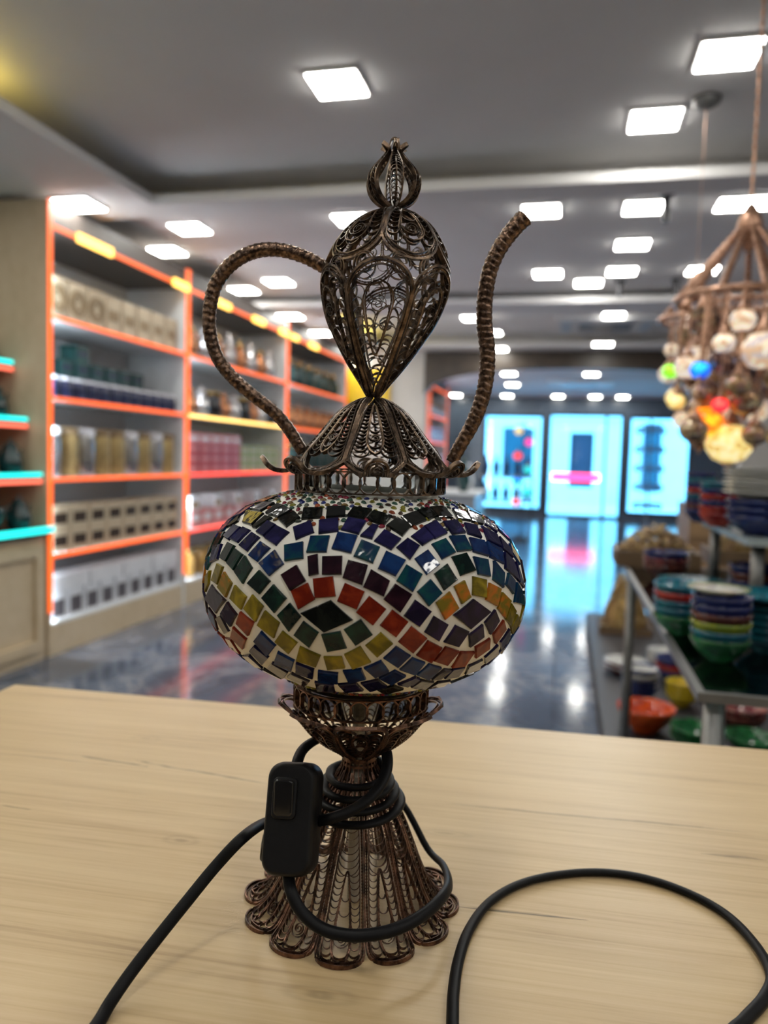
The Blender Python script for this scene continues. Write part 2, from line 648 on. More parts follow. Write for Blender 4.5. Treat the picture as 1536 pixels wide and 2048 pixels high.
c.span((TX - 0.30, -3.03, LOW + 0.05), (3.2, -3.0, HIGH)).span((-3.6, N1, LOW + 0.05), (4.6, N1 + 0.10, MIDC)).span((TX - 0.30, N1 + 0.07, MIDC), (3.2, N1 + 0.10, HIGH))
c.span((-3.6, L2 + 0.32, LOW + 0.05), (4.6, L2 + 0.35, MIDC))
c.span((TX - 0.34, N2 - 0.03, LOW + 0.05), (TX - 0.30, F2 + 0.33, HIGH)).span((3.2, N2 - 0.03, LOW + 0.05), (3.24, F2 + 0.33, HIGH))
c.span((TX - 0.30, N2 - 0.03, LOW + 0.05), (3.2, N2, HIGH)).span((TX - 0.30, F2 + 0.30, LOW + 0.05), (3.2, F2 + 0.33, HIGH))
c.span((-3.6, 11.1, LOW), (4.6, 17.3, LOW + 0.08))
struct(c.build('ceiling', M['ceiling']))
struct(MB().span((-3.5, -4.1, 0), (-3.3, 9.9, HIGH + 0.05)).build('wall_left', M['wall']))
struct(MB().span((4.3, -4.1, 0), (4.5, 9.9, HIGH + 0.05)).build('wall_right', M['wall']))
struct(MB().span((-3.3, -4.1, 0), (4.3, -3.9, HIGH + 0.05)).build('wall_back', mat('dark_unseen_wall', (0.07, 0.055, 0.045), 0.5)))  # unseen wall, kept dark so the globe's tiles reflect less
# arch wall with a shallow arched opening, dark timber beam on its face
AX0, AX1 = -1.80, 2.05


def arch_z(x, lo, hi):
    u = (x - (AX0 + AX1) / 2) / ((AX1 - AX0) / 2)
    return lo + (hi - lo) * math.sqrt(max(0.0, 1 - abs(u) ** 2.6))


def arch_slab(lo, hi, top_fn, y0, y1):
    b = MB()
    n = 40
    vs, fs = [], []
    for i in range(n + 1):
        x = AX0 + (AX1 - AX0) * i / n
        zb, zt = arch_z(x, lo, hi), top_fn(x)
        vs += [(x, y0, zb), (x, y0, zt), (x, y1, zb), (x, y1, zt)]
    for i in range(n):
        o, q = 4 * i, 4 * i + 4
        fs += [(o, q, q + 1, o + 1), (o + 2, o + 3, q + 3, q + 2), (o, o + 2, q + 2, q), (o + 1, q + 1, q + 3, o + 3)]
    fs += [(0, 1, 3, 2), (4 * n, 4 * n + 2, 4 * n + 3, 4 * n + 1)]
    b.add(vs, fs)
    return b


aw = arch_slab(2.04, 2.36, lambda x: LOW, AY, AY + 0.25)
aw.span((-3.3, AY, 0), (AX0, AY + 0.25, LOW))
aw.span((AX1, AY, 0), (4.3, AY + 0.25, LOW))
struct(aw.build('wall_arch', M['wall']))
ab = arch_slab(2.0, 2.33, lambda x: 2.545, AY - 0.06, AY - 0.001)
struct(ab.build('beam', M['beam']))
struct(MB().span((-2.9, 10.15, 0), (-2.75, 17.0, LOW)).build('wall_left_hall', M['wall']))
struct(MB().span((3.6, 10.15, 0), (3.75, 17.0, LOW)).build('wall_right_hall', M['wall']))
# street front with three openings
FY = 17.0
fw = MB()
DX0, DX1, WL0, WL1, WR0, WR1 = -0.36, 1.20, -1.75, -0.46, 1.30, 2.55
for x0, x1 in ((-2.9, WL0), (WL1, DX0), (DX1, WR0), (WR1, 3.75)):
    fw.span((x0, FY, 0), (x1, FY + 0.15, LOW))
for x0, x1, z0, z1 in ((WL0, WL1, 0.12, 2.18), (DX0, DX1, 0.0, 2.22), (WR0, WR1, 0.12, 2.18)):
    fw.span((x0, FY, z1), (x1, FY + 0.15, LOW))
    if z0 > 0:
        fw.span((x0, FY, 0), (x1, FY + 0.15, z0))
struct(fw.build('wall_front', cmat('slate_front', (0.10, 0.13, 0.17), 0.25)))


def glazing(name, x0, x1, z0, z1, mullions):
    root = empty(name, ((x0 + x1) / 2, FY + 0.07, z0))
    root['kind'] = 'structure'
    w, h = x1 - x0, z1 - z0
    f = MB()
    for x in [-w / 2 + 0.025, w / 2 - 0.025] + mullions:
        f.box((x, 0, h / 2), (0.05, 0.06, h))
    f.box((0, 0, 0.025), (w - 0.1, 0.058, 0.05))
    f.box((0, 0, h - 0.025), (w - 0.1, 0.058, 0.05))
    struct(f.build('window_frame', M['dark_metal'], root))
    struct(MB().box((0, 0.0, h / 2), (w - 0.1, 0.008, h - 0.1)).build('pane', M['glass'], root))
    return root


glazing('window_1', WL0, WL1, 0.12, 2.18, [])
glazing('window_2', WR0, WR1, 0.12, 2.18, [])
door = glazing('door_1', DX0, DX1, 0.0, 2.22, [0.42])
struct(MB().box((-0.17, -0.045, 0.86), (1.0, 0.03, 0.16)).build('red_band', M['pink_film'], door))
# street outside
struct(MB().span((-9, 17.3, -0.1), (12, 24, -0.02)).build('pavement', M['pavement']))
ob = empty('street_building', (1.0, 24.0, -0.02), 0, 'white building across the street seen through the glass doorway', 'building')
fc = MB()
fc.span((-9, 0, 0), (-0.85, 0.3, 6)).span((-0.15, 0, 0), (10, 0.3, 6)).span((-0.85, 0, 2.1), (-0.15, 0.3, 6)).span((-1.3, -0.5, 0), (0.3, 0, 0.45))
fc.span((-1.6, -0.12, 2.5), (0.8, 0.0, 2.9)).span((-1.0, -0.05, 0), (-0.85, 0, 2.1)).span((-0.15, -0.05, 0), (0.0, 0, 2.1))
fc.build('wall', M['facade'], ob)
for a_, b_, z0_, z1_ in ((-2.85, -1.95, 0.7, 2.2), (1.25, 1.75, 0.4, 2.4)):
    w_ = MB().span((a_, -0.06, z0_), (b_, 0.0, z1_)).build('window', M['navy_door'], ob)
    MB().span((a_ + 0.06, -0.08, z0_ + 0.06), (b_ - 0.06, -0.06, z1_ - 0.06)).build('pane', cmat('shop_window_glass', (0.03, 0.09, 0.13), 0.1), w_)
dr = MB().span((-0.85, 0.12, 0), (-0.15, 0.18, 2.1)).build('door', M['navy_door'], ob)
dp = MB()
for zz in (0.55, 1.5):
    dp.box((-0.5, 0.11, zz), (0.5, 0.02, 0.7))
dp.build('door_panel', M['navy_door'], dr)

# coves
for (x, y0, y1, lab) in ((TX - 0.15, -2.6, 2.85, 'yellow cove light strip along the left ledge of the near raised ceiling'),
                         (TX - 0.15, N2 + 0.1, F2 - 0.1, 'yellow cove light strip along the left ledge of the far raised ceiling')):
    tag(MB().span((x - 0.02, y0, LOW + 0.05), (x + 0.02, y1, LOW + 0.07)).build('cove_light', M['cove_yellow']), lab, 'light strip')

# ------------------------------------------------------------------ ceiling panel lights
raw = [(675, 162), (1457, 102), (1310, 234), (158, 404), (380, 453), (335, 499), (705, 435), (1083, 417), (1287, 410),
       (1265, 485), (1244, 539), (1096, 544), (1177, 564), (557, 561), (502, 585), (581, 630), (640, 664), (690, 692),
       (945, 634), (982, 663), (993, 690), (1228, 627), (1206, 686), (1405, 537), (1475, 403), (1530, 400),
       (1018, 746), (1025, 768), (1183, 747), (872, 795), (923, 796), (1020, 797), (1117, 799), (1187, 800), (1241, 798), (1400, 760)]
spots = []
for px, py in raw:
    p = on_z(px, py, LOW)
    reg = 'soffit'
    z = LOW
    if p.y > 10.4:
        reg = 'hall'
        z = LOW
        p.y = min(p.y, 16.5)
    else:
        q = on_z(px, py, HIGH)
        m = on_z(px, py, MIDC)
        if TX + 0.12 < q.x < 3.0 and (-2.7 < q.y < L1 - 0.12 or N2 + 0.12 < q.y < F2 - 0.12):
            p, z = q, HIGH
            reg = 'near' if q.y < 5 else 'far'
        elif L1 < m.y < L2 + 0.2 and not (p.y < L1 and p.x < TX):
            p, z, reg = m, MIDC, 'mid'
            p.y = min(max(p.y, N1 + 0.24), L2 - 0.30)
    if reg == 'soffit' and p.y > F2 - 0.2:
        p.y = min(max(p.y, F2 + 0.12), AY - 0.2)
    spots.append((px, p.x, p.y, z, reg))
for y in (-1.7, -0.2, 1.2):
    for x in (-1.5, 0.0, 1.5, 2.8):
        spots.append((None, x, y, HIGH, 'over'))
for x, y, z in ((-1.6, 1.75, HIGH), (-0.3, 2.2, HIGH), (-2.8, 2.5, LOW), (-2.8, 1.1, LOW), (-2.8, -0.4, LOW)):  # extra unseen panels added to brighten the left column and the front
    spots.append((None, x, y, z, 'over'))
pl = MB().box((0, 0, -0.0075), (0.218, 0.218, 0.015))
pd = MB().box((0, 0, -0.0175), (0.205, 0.205, 0.005))
RG = {'near': 'raised ceiling nearest the counter', 'soffit': 'low ceiling border', 'mid': 'middle bay of the ceiling', 'far': 'raised ceiling near the arch',
      'hall': 'ceiling beyond the arch', 'over': ''}
proto = None
cnt = {}
for px, x, y, z, reg in sorted(spots, key=lambda s: (s[4], s[0] or 0)):
    cnt[reg] = cnt.get(reg, 0) + 1
    if proto is None:
        o = proto = empty('ceiling_light', (x, y, z))
        pl.build('frame', M['white_metal'], o)
        pd.build('diffuser', M['panel_light'], o)
    else:
        o = copy_tree(proto)
        o.location = (x, y, z)
    if reg == 'over':
        lab = 'unseen square white panel light in the ceiling above or behind the viewer'
    else:
        lab = 'square white panel light, %s from the left on the %s' % (ORD[cnt[reg] - 1], RG[reg])
    tag(o, lab, 'ceiling light', 'square ceiling panel lights')

# air conditioner cassette, grilles
p = on_z(1205, 664, HIGH)
p.y = min(p.y, F2 - 0.55)
ac = empty('ceiling_air_conditioner', (p.x, p.y, HIGH), 0, 'flat white ceiling air conditioner cassette near the dark arch', 'air conditioner')
MB().box((0, 0, -0.02), (1.05, 0.95, 0.04)).build('panel', M['white_metal'], ac)
MB().box((0, 0, -0.045), (0.55, 0.42, 0.01)).build('grille', M['grey_metal'], ac)
for sx in (-1, 1):
    MB().box((sx * 0.42, 0, -0.045), (0.1, 0.55, 0.01)).build('vane', cmat('vane_blue', (0.5, 0.6, 0.7)), ac)
p = on_z(1160, 765, LOW)
p.y = min(p.y, 14.5)

ac2 = empty('ceiling_air_conditioner', (p.x, p.y, LOW), 0, 'white ceiling air conditioner cassette beyond the arch before the doorway', 'air conditioner')
MB().box((0, 0, -0.02), (1.1, 0.8, 0.04)).build('panel', M['white_metal'], ac2)
MB().box((0, 0, -0.045), (0.55, 0.42, 0.01)).build('grille', M['grey_metal'], ac2)
for (px, py, y, ln, lab) in ((1337, 340, N1 + 0.3, 0.16, 'dark rod hanging from the raised ceiling edge above the near right panels'),
                             (1240, 575, 6.6, 0.13, 'dark rod hanging from the middle ceiling bay, left of two'),
                             (1352, 575, 6.6, 0.13, 'dark rod hanging from the middle ceiling bay, nearer the chandelier')):
    q = on_y(px, py, y)
    zc = MIDC
    tag(MB().lathe([(0.02, -ln), (0.02, -0.015), (0.04, -0.015), (0.04, 0)], 12).build('ceiling_rod', M['dark_metal'], loc=(q.x, y, zc)), lab, 'rod')

# ------------------------------------------------------------------ counter in the foreground
HREL = 0.2587
ZT = CAMZ - HREL
cA, cB = on_z(30, 1368, ZT), on_z(1536, 1499, ZT)
gx = (cB - cA)
gx.z = 0
gx.normalize()
CROT = math.atan2(gx.y, gx.x)


def to_counter(px, py):
    d = on_z(px, py, ZT) - cA
    return (d.x * gx.x + d.y * gx.y, -d.x * gx.y + d.y * gx.x)


cr = []
for x0, y0, x1, y1, w, a in ((905, 1812, 1180, 1841, 0.0020, 0.95), (880, 1604, 1500, 1666, 0.0020, 0.6), (160, 1512, 300, 1532, 0.0020, 0.7),
                             (265, 1520, 560, 1568, 0.0017, 0.65), (0, 1612, 60, 1622, 0.0018, 0.7), (1400, 1707, 1536, 1724, 0.0018, 0.6),
                             (0, 1508, 300, 1534, 0.0008, 0.45)):
    u, v = to_counter(x0, y0), to_counter(x1, y1)
    cr.append((u[0], u[1], v[0], v[1], w, a))
kn = []
for kx, ky, rx, ry, a in ((360, 1683, 0.020, 0.010, 0.34), (640, 1990, 0.030, 0.008, 0.36), (890, 1665, 0.030, 0.008, 0.3), (290, 1478, 0.022, 0.012, 0.22)):
    u = to_counter(kx, ky)
    kn.append((u[0], u[1], rx, ry, a))
M['counter_wood'] = wood('pale_oak_laminate', (0.32, 0.215, 0.105), (0.51, 0.37, 0.20), (0.60, 0.455, 0.265), 3.0, 42, 0.38, cr, kn)
counter = empty('shop_counter', (cA.x, cA.y, 0), CROT, 'pale oak shop counter carrying the mosaic lamp in the foreground', 'counter')
CL, CD = 2.0, 0.95
tb = MB().span((0, -CD, ZT - 0.036), (CL, 0, ZT))
top = tb.build('countertop', M['counter_wood'], counter)
bv = top.modifiers.new('bevel', 'BEVEL')
bv.width = 0.0015
bv.segments = 2
MB().span((0.02, -CD + 0.04, 0), (0.045, -0.03, ZT - 0.036)).build('side_panel', M['beige_wood'], counter)
MB().span((CL - 0.045, -CD + 0.04, 0), (CL - 0.02, -0.03, ZT - 0.036)).build('side_panel', M['beige_wood'], counter)
MB().span((0.045, -0.055, 0), (CL - 0.045, -0.03, ZT - 0.036)).build('front_panel', M['beige_wood'], counter)

# ------------------------------------------------------------------ the mosaic ewer lamp
LD = 0.4325                      # distance to its axis, along the camera's level heading
AXPX = [(1800, 702), (1640, 712), (1520, 719), (1400, 722), (1180, 728), (960, 741), (795, 747), (590, 769), (420, 787), (285, 789)]
_r0 = ray(702, 1800)


def frame(d):
    return Vector((d.dot(Rv), d.dot(Fh), d.z))


def loc_ray(px, py):
    return frame(ray(px, py))


_d = loc_ray(702, 1800)
L0 = _d.x / _d.y * LD


def P(px, py, back=0.0):
    """Photo point on the upright plane through the lamp's axis (moved back by `back`), in the lamp's own space."""
    d = loc_ray(px, py)
    s = (LD + back) / d.y
    return Vector((d.x * s - L0, back, d.z * s + HREL))


def T(px, py, z=0.0):
    """Photo point on the counter top (height z over it), in the lamp's own space."""
    d = loc_ray(px, py)
    s = (z - HREL) / d.z
    return Vector((d.x * s - L0, d.y * s - LD, z))


lamp = empty('mosaic_table_lamp', tuple(Rv * L0 + Fh * LD + Vector((0, 0, ZT))), YAW,
             'ewer-shaped mosaic glass table lamp with copper filigree standing on the pale counter', 'lamp')
AXZ = [(P(x, y).z, P(x, y).x) for y, x in AXPX]


def ax(z):
    return lerp_table(AXZ, z)


def prof_px(rows):
    out = []
    for y, h in rows:
        cx = lerp_table(AXPX, y)
        a, b = P(cx, y), P(cx + h, y)
        out.append((a.z, abs(b.x - a.x)))
    return out


class Surf:
    """Surface of revolution about the leaning axis, addressed by arc length v and sideways metres."""

    def __init__(self, rows):
        c = catmull([(z, r, 0) for z, r in rows], 10)
        self.p = [(q.x, max(q.y, 0.001)) for q in c]
        self.s = [0.0]
        for a, b in zip(self.p, self.p[1:]):
            self.s.append(self.s[-1] + math.hypot(b[0] - a[0], b[1] - a[1]))
        self.L = self.s[-1]

    def zr(self, v):
        s = min(max(v, 0.0), 1.0) * self.L
        i = 0
        while i < len(self.s) - 2 and self.s[i + 1] < s:
            i += 1
        t = (s - self.s[i]) / max(1e-9, self.s[i + 1] - self.s[i])
        a, b = self.p[i], self.p[i + 1]
        return a[0] + (b[0] - a[0]) * t, a[1] + (b[1] - a[1]) * t, b[0] - a[0], b[1] - a[1]

    def at(self, phi0, v, lat, off=0.0):
        z, r, dz, dr = self.zr(v)
        l = math.hypot(dz, dr) or 1e-9
        # outward normal in the profile plane: whichever side points away from the axis or outward of the bowl
        nz, nr = -dr / l, dz / l
        if self.flip * (nr if abs(nr) > 0.05 else nz) < 0:
            nz, nr = -nz, -nr
        ph = phi0 + lat / max(r, 0.004)
        rr = r + nr * off
        n = Vector((nr * math.sin(ph), -nr * math.cos(ph), nz))
        return Vector((rr * math.sin(ph) + ax(z), -rr * math.cos(ph), z + nz * off)), n

    flip = 1


def line(mb, sf, phi0, pts, w, d, mi=0, closed=False, off=0.0):
    q = [sf.at(phi0, v, l) for v, l in pts]
    mb.ribbon([a for a, n in q], [n for a, n in q], w, d, mi, closed, off)


def rope(mb, sf, phi0, pts, r, mi=0, off=0.0, closed=False):
    """Twisted wire: a thin tube whose radius pulses along its length."""
    q = [sf.at(phi0, v, l, off)[0] for v, l in pts]
    # resample at about 0.6 mm
    dense = []
    for a, b in zip(q, q[1:]):
        n = max(1, int((b - a).length / 0.0007))
        for k in range(n):
            dense.append(a.lerp(b, k / n))
    dense.append(q[-1])
    rr = [r * (1.2 if i % 2 else 0.72) for i in range(len(dense))]
    mb.tube(dense, rr, 4, mi)


def loop_pts(hw, v0, v1, n=30, inset=0.0):
    L = []
    for i in range(n + 1):
        t = math.sin(PI / 2 * i / n) if i > n * 0.2 else math.sin(PI / 2 * 0.2) * i / (n * 0.2)
        L.append((t, max(0.0, hw(t) - inset)))
    pts = [(v0 + (v1 - v0) * t, -h) for t, h in L] + [(v0 + (v1 - v0) * t, h) for t, h in reversed(L)]
    return pts


def drop(W, w0=0.12, p=1.0, tc=0.86):
    """Half width of a petal, narrow at t=0 and round at t=1."""
    def f(t):
        b = W * (w0 + (1 - w0) * (min(t, tc) / tc) ** p)
        if t > tc:
            u = (t - tc) / (1 - tc)
            b *= math.sqrt(max(0.0, 1 - u * u))
        return b
    return f


def petal(mb, sf, phi0, v0, v1, hw, rows=16, inner=(0.42, 0.93, 0.42), W=0.0007, D=0.0019, thick=0, thin=1, curl=True, second=True):
    Lm = abs(v1 - v0) * sf.L
    line(mb, sf, phi0, loop_pts(hw, v0, v1), W, D, thick)
    if second:
        rope(mb, sf, phi0, loop_pts(hw, v0 + (v1 - v0) * 0.02, v1 - (v1 - v0) * 0.0013 / Lm, 28, 0.0012), 0.0005, thick, 0.0006)
        line(mb, sf, phi0, loop_pts(hw, v0 + (v1 - v0) * 0.05, v1 - (v1 - v0) * 0.0027 / Lm, 28, 0.0024), 0.00055, D * 0.9, thin)
    a, b, k = inner
    dv = v1 - v0

    def hin(t):
        if t <= a or t >= b:
            return 0.0
        u = (t - a) / (b - a)
        return hw(a + (b - a) * 0.75) * k * drop(1.0, 0.05, 0.8, 0.72)(u)
    ip = [(v0 + dv * (a + (b - a) * i / 20), -hin(a + (b - a) * i / 20)) for i in range(21)]
    ip += [(v, -l) for v, l in reversed(ip)]
    line(mb, sf, phi0, ip, 0.0007, D * 0.95, thick)
    rope(mb, sf, phi0, [(v, l * 0.86) for v, l in ip], 0.00042, thick, 0.0005)
    # rows of little C scrolls filling the channels
    ins = 0.0027 if second else 0.0006
    for i in range(rows):
        t = 0.10 + 0.84 * (i + 0.5) / rows
        ho, hi = hw(t) - ins, hin(t) + 0.0003
        segs = []
        if hin(t) <= 0:
            if ho > 0.0006:
                segs = [(-ho, ho)]
        elif ho - hi > 0.0007:
            segs = [(hi, ho), (-ho, -hi)]
        if hin(t) > 0.0024 and i % 2 == 0:
            segs.append((-hin(t) + 0.0007, hin(t) - 0.0007))
        for l0, l1 in segs:
            c, R = (l0 + l1) / 2, (l1 - l0) / 2
            arc = []
            for q in range(9):
                an = PI * q / 8
                arc.append((v0 + dv * t + (1 if dv > 0 else -1) * R * 0.95 * math.sin(an) / sf.L, c + R * math.cos(an)))
            line(mb, sf, phi0, arc, 0.00038, D * 0.75, thin)
    if curl:
        # spiral at the heart of the inner drop
        t = a + (b - a) * 0.70
        R = hin(t) * 0.62
        sp = []
        for q in range(22):
            an = 2 * PI * q / 11
            rr = R * (1 - q / 26)
            sp.append((v0 + dv * t + rr * math.cos(an) / sf.L, rr * math.sin(an)))
        line(mb, sf, phi0, sp, 0.0004, D * 0.7, thin)


BZ = [M['bronze'], M['bronze_thin']]
CU = [M['copper'], M['copper_thin']]

# --- base skirt: a dozen long filigree petals
sk = Surf(prof_px([(1512, 31), (1530, 34), (1560, 51), (1600, 75), (1640, 97), (1690, 119), (1740, 141), (1780, 165), (1796, 186)]) + [(0.0012, 0.0625)])
base = empty('base', (0, 0, 0))
base.parent = lamp
nk = MB()
for k in range(24):
    ph = 2 * PI * k / 24
    line(nk, sk, ph, [(0.0, 0.0), (0.05, 0.0), (0.12, 0.0004), (0.22, 0.0012 * (1 if k % 2 else -1))], 0.0007, 0.0016)
for v, w in ((0.0, 0.0024), (0.03, 0.0014)):
    q = [sk.at(2 * PI * k / 32, v, 0) for k in range(32)]
    nk.ribbon([a for a, n in q], [n for a, n in q], w, 0.0014, 0, True)
nk.build('neck_collar', CU, base)
NP = 12
for k in range(NP):
    ph = math.radians(-4) + 2 * PI * k / NP
    b = MB()
    wtip = 0.0148

    def hw(t):
        z, r, dz, dr = sk.zr(0.06 + 0.94 * t)
        full = r * math.tan(PI / NP) * 0.985
        if t > 0.62:
            z9, r9, _, _ = sk.zr(0.06 + 0.94 * 0.62)
            full = r9 * math.tan(PI / NP) * (0.985 - 0.03 * (t - 0.62)) + (full - r9 * math.tan(PI / NP) * 0.985) * 0.78
        if t > 0.87:
            u = (t - 0.87) / 0.13
            full *= max(0.0, 1 - u ** 2.5) ** 0.5
        return full
    petal(b, sk, ph, 0.06, 1.0, hw, rows=26, inner=(0.50, 0.965, 0.42), W=0.0008, D=0.0021)
    b.build('base_petal', CU, base)
MB().lathe([(0.0042, 0.001), (0.0042, 0.075), (0.0036, 0.0755), (0.0036, 0.118)], 12, c=(ax(0.05), 0, 0)).build('inner_rod', M['rod'], base)

# --- bowl that carries the globe
bw = Surf(prof_px([(1512, 30), (1500, 42), (1480, 74), (1455, 103), (1432, 122), (1420, 133)]) + prof_px([(1408, 148), (1400, 163)]))
bowl = empty('bowl_holder', (0, 0, 0))
bowl.parent = lamp
Surf.flip = 1
for k in range(8):
    ph = math.radians(2) + 2 * PI * k / 8
    b = MB()

    def hwb(t):
        z, r, dz, dr = bw.zr(0.03 + 0.97 * t)
        full = min(r, 0.036) * math.tan(PI / 8) * 0.97
        if t > 0.80:
            u = (t - 0.80) / 0.20
            full *= max(0.0, 1 - u ** 2.2) ** 0.5
        return full
    petal(b, bw, ph, 0.03, 1.0, hwb, rows=14, inner=(0.30, 0.74, 0.36), W=0.0008)
    b.build('bowl_petal', CU, bowl)


def loop_ring(mb, ypx, half, count, hpx, mi=0, w=0.0007, d=0.0024, rimw=0.0008):
    (z, r), = prof_px([(ypx, half)])
    h = abs(P(700, ypx - hpx / 2).z - P(700, ypx + hpx / 2).z)
    R = 2 * PI * r / count
    for k in range(count):
        ph = 2 * PI * k / count
        pts, nn = [], []
        for q in range(17):
            an = -0.38 * PI + 2 * PI * q / 16 * 0.90
            lat, dz = R * 0.56 * math.cos(an), h / 2 * math.sin(an)
            p2 = ph + lat / r
            pts.append((r * math.sin(p2) + ax(z), -r * math.cos(p2), z + dz))
            nn.append((math.sin(p2), -math.cos(p2), 0))
        mb.ribbon(pts, nn, w, d, mi)
    for dz in (-h / 2, h / 2):
        pts = [(r * math.sin(2 * PI * k / 64) + ax(z), -r * math.cos(2 * PI * k / 64), z + dz) for k in range(64)]
        nn = [(math.sin(2 * PI * k / 64), -math.cos(2 * PI * k / 64), 0) for k in range(64)]
        mb.ribbon(pts, nn, rimw, d * 0.8, mi, True)
    return z, r, h


lr = MB()
zl, rl, hl = loop_ring(lr, 1381, 131, 28, 38)
lr.build('lower_loop_ring', CU, lamp)
ur = MB()
zu, ru, hu = loop_ring(ur, 962, 147, 30, 40)
ur.build('upper_loop_ring', BZ, lamp)
MB().lathe([(rl - 0.004, zl - hl * 0.6), (rl - 0.002, zl + hl * 0.72)], 40, c=(ax(zl), 0, 0), cap=False).build('lower_glass_neck', clear_glass('dark_neck_glass', (0.25, 0.25, 0.25)), lamp, True)
MB().lathe([(ru - 0.004, zu - hu * 0.7), (ru - 0.0035, zu + hu * 0.55)], 40, c=(ax(zu), 0, 0), cap=False).build('upper_glass_neck', M['glass'], lamp, True)

# --- globe
GC = P(728, 1178) + Vector((0.0005, 0, 0.0017))
GT = 0.0282                      # the globe leans with the lamp
GROT = Matrix.Rotation(GT, 3, 'Y')
GA, GB, GBL = 0.0888, 0.0556, 0.0552


def gn(s):
    return 2.43 if s > 0 else 2.09

ztop = (zu - hu / 2 - GC.z) / GB
zbot = (zl + hl / 2 - GC.z) / GB
ztop = 0.945
zbot = -0.935
gp = []
for i in range(41):
    s = math.sin(math.asin(zbot) + (math.asin(ztop) - math.asin(zbot)) * i / 40)
    gp.append((GA * (1 - abs(s) ** gn(s)) ** (1 / gn(s)), (GB if s > 0 else GBL) * s))
gp = [(gp[0][0], gp[0][1] - 0.004)] + gp + [(gp[-1][0], gp[-1][1] + 0.003)]
globe = MB().lathe(gp, 96, cap=False).build('mosaic_globe', M['grout'], lamp, True, loc=tuple(GC))
globe.rotation_euler = (0, GT, 0)

Ocam = GROT.inverted() @ (Vector((-L0, -LD, HREL)) - GC)


def gfun(q):
    n = gn(q.z)
    return (math.hypot(q.x, q.y) / GA) ** n + (abs(q.z) / (GB if q.z > 0 else GBL)) ** n - 1


def gnorm(q):
    n = gn(q.z)
    r = math.hypot(q.x, q.y) or 1e-9
    k = (r / GA) ** (n - 1) / GA
    b = GB if q.z > 0 else GBL
    m = math.copysign((abs(q.z) / b) ** (n - 1) / b, q.z)
    return Vector((k * q.x / r, k * q.y / r, m)).normalized()


def on_globe(px, py):
    """Where the sight line through a photo point meets the globe (or passes closest to it)."""
    d = GROT.inverted() @ loc_ray(px, py)
    best, bt = 1e9, 0
    last = None
    for i in range(401):
        t = 0.28 + 0.30 * i / 400
        f = gfun(Ocam + d * t)
        if f < best:
            best, bt = f, t
        if f <= 0:
            lo, hi = t - 0.30 / 400, t
            for _ in range(24):
                m = (lo + hi) / 2
                if gfun(Ocam + d * m) <= 0:
                    hi = m
                else:
                    lo = m
            return Ocam + d * hi
    q = Ocam + d * bt
    return q * (1.0 / (best + 1) ** (1 / gn(q.z)))


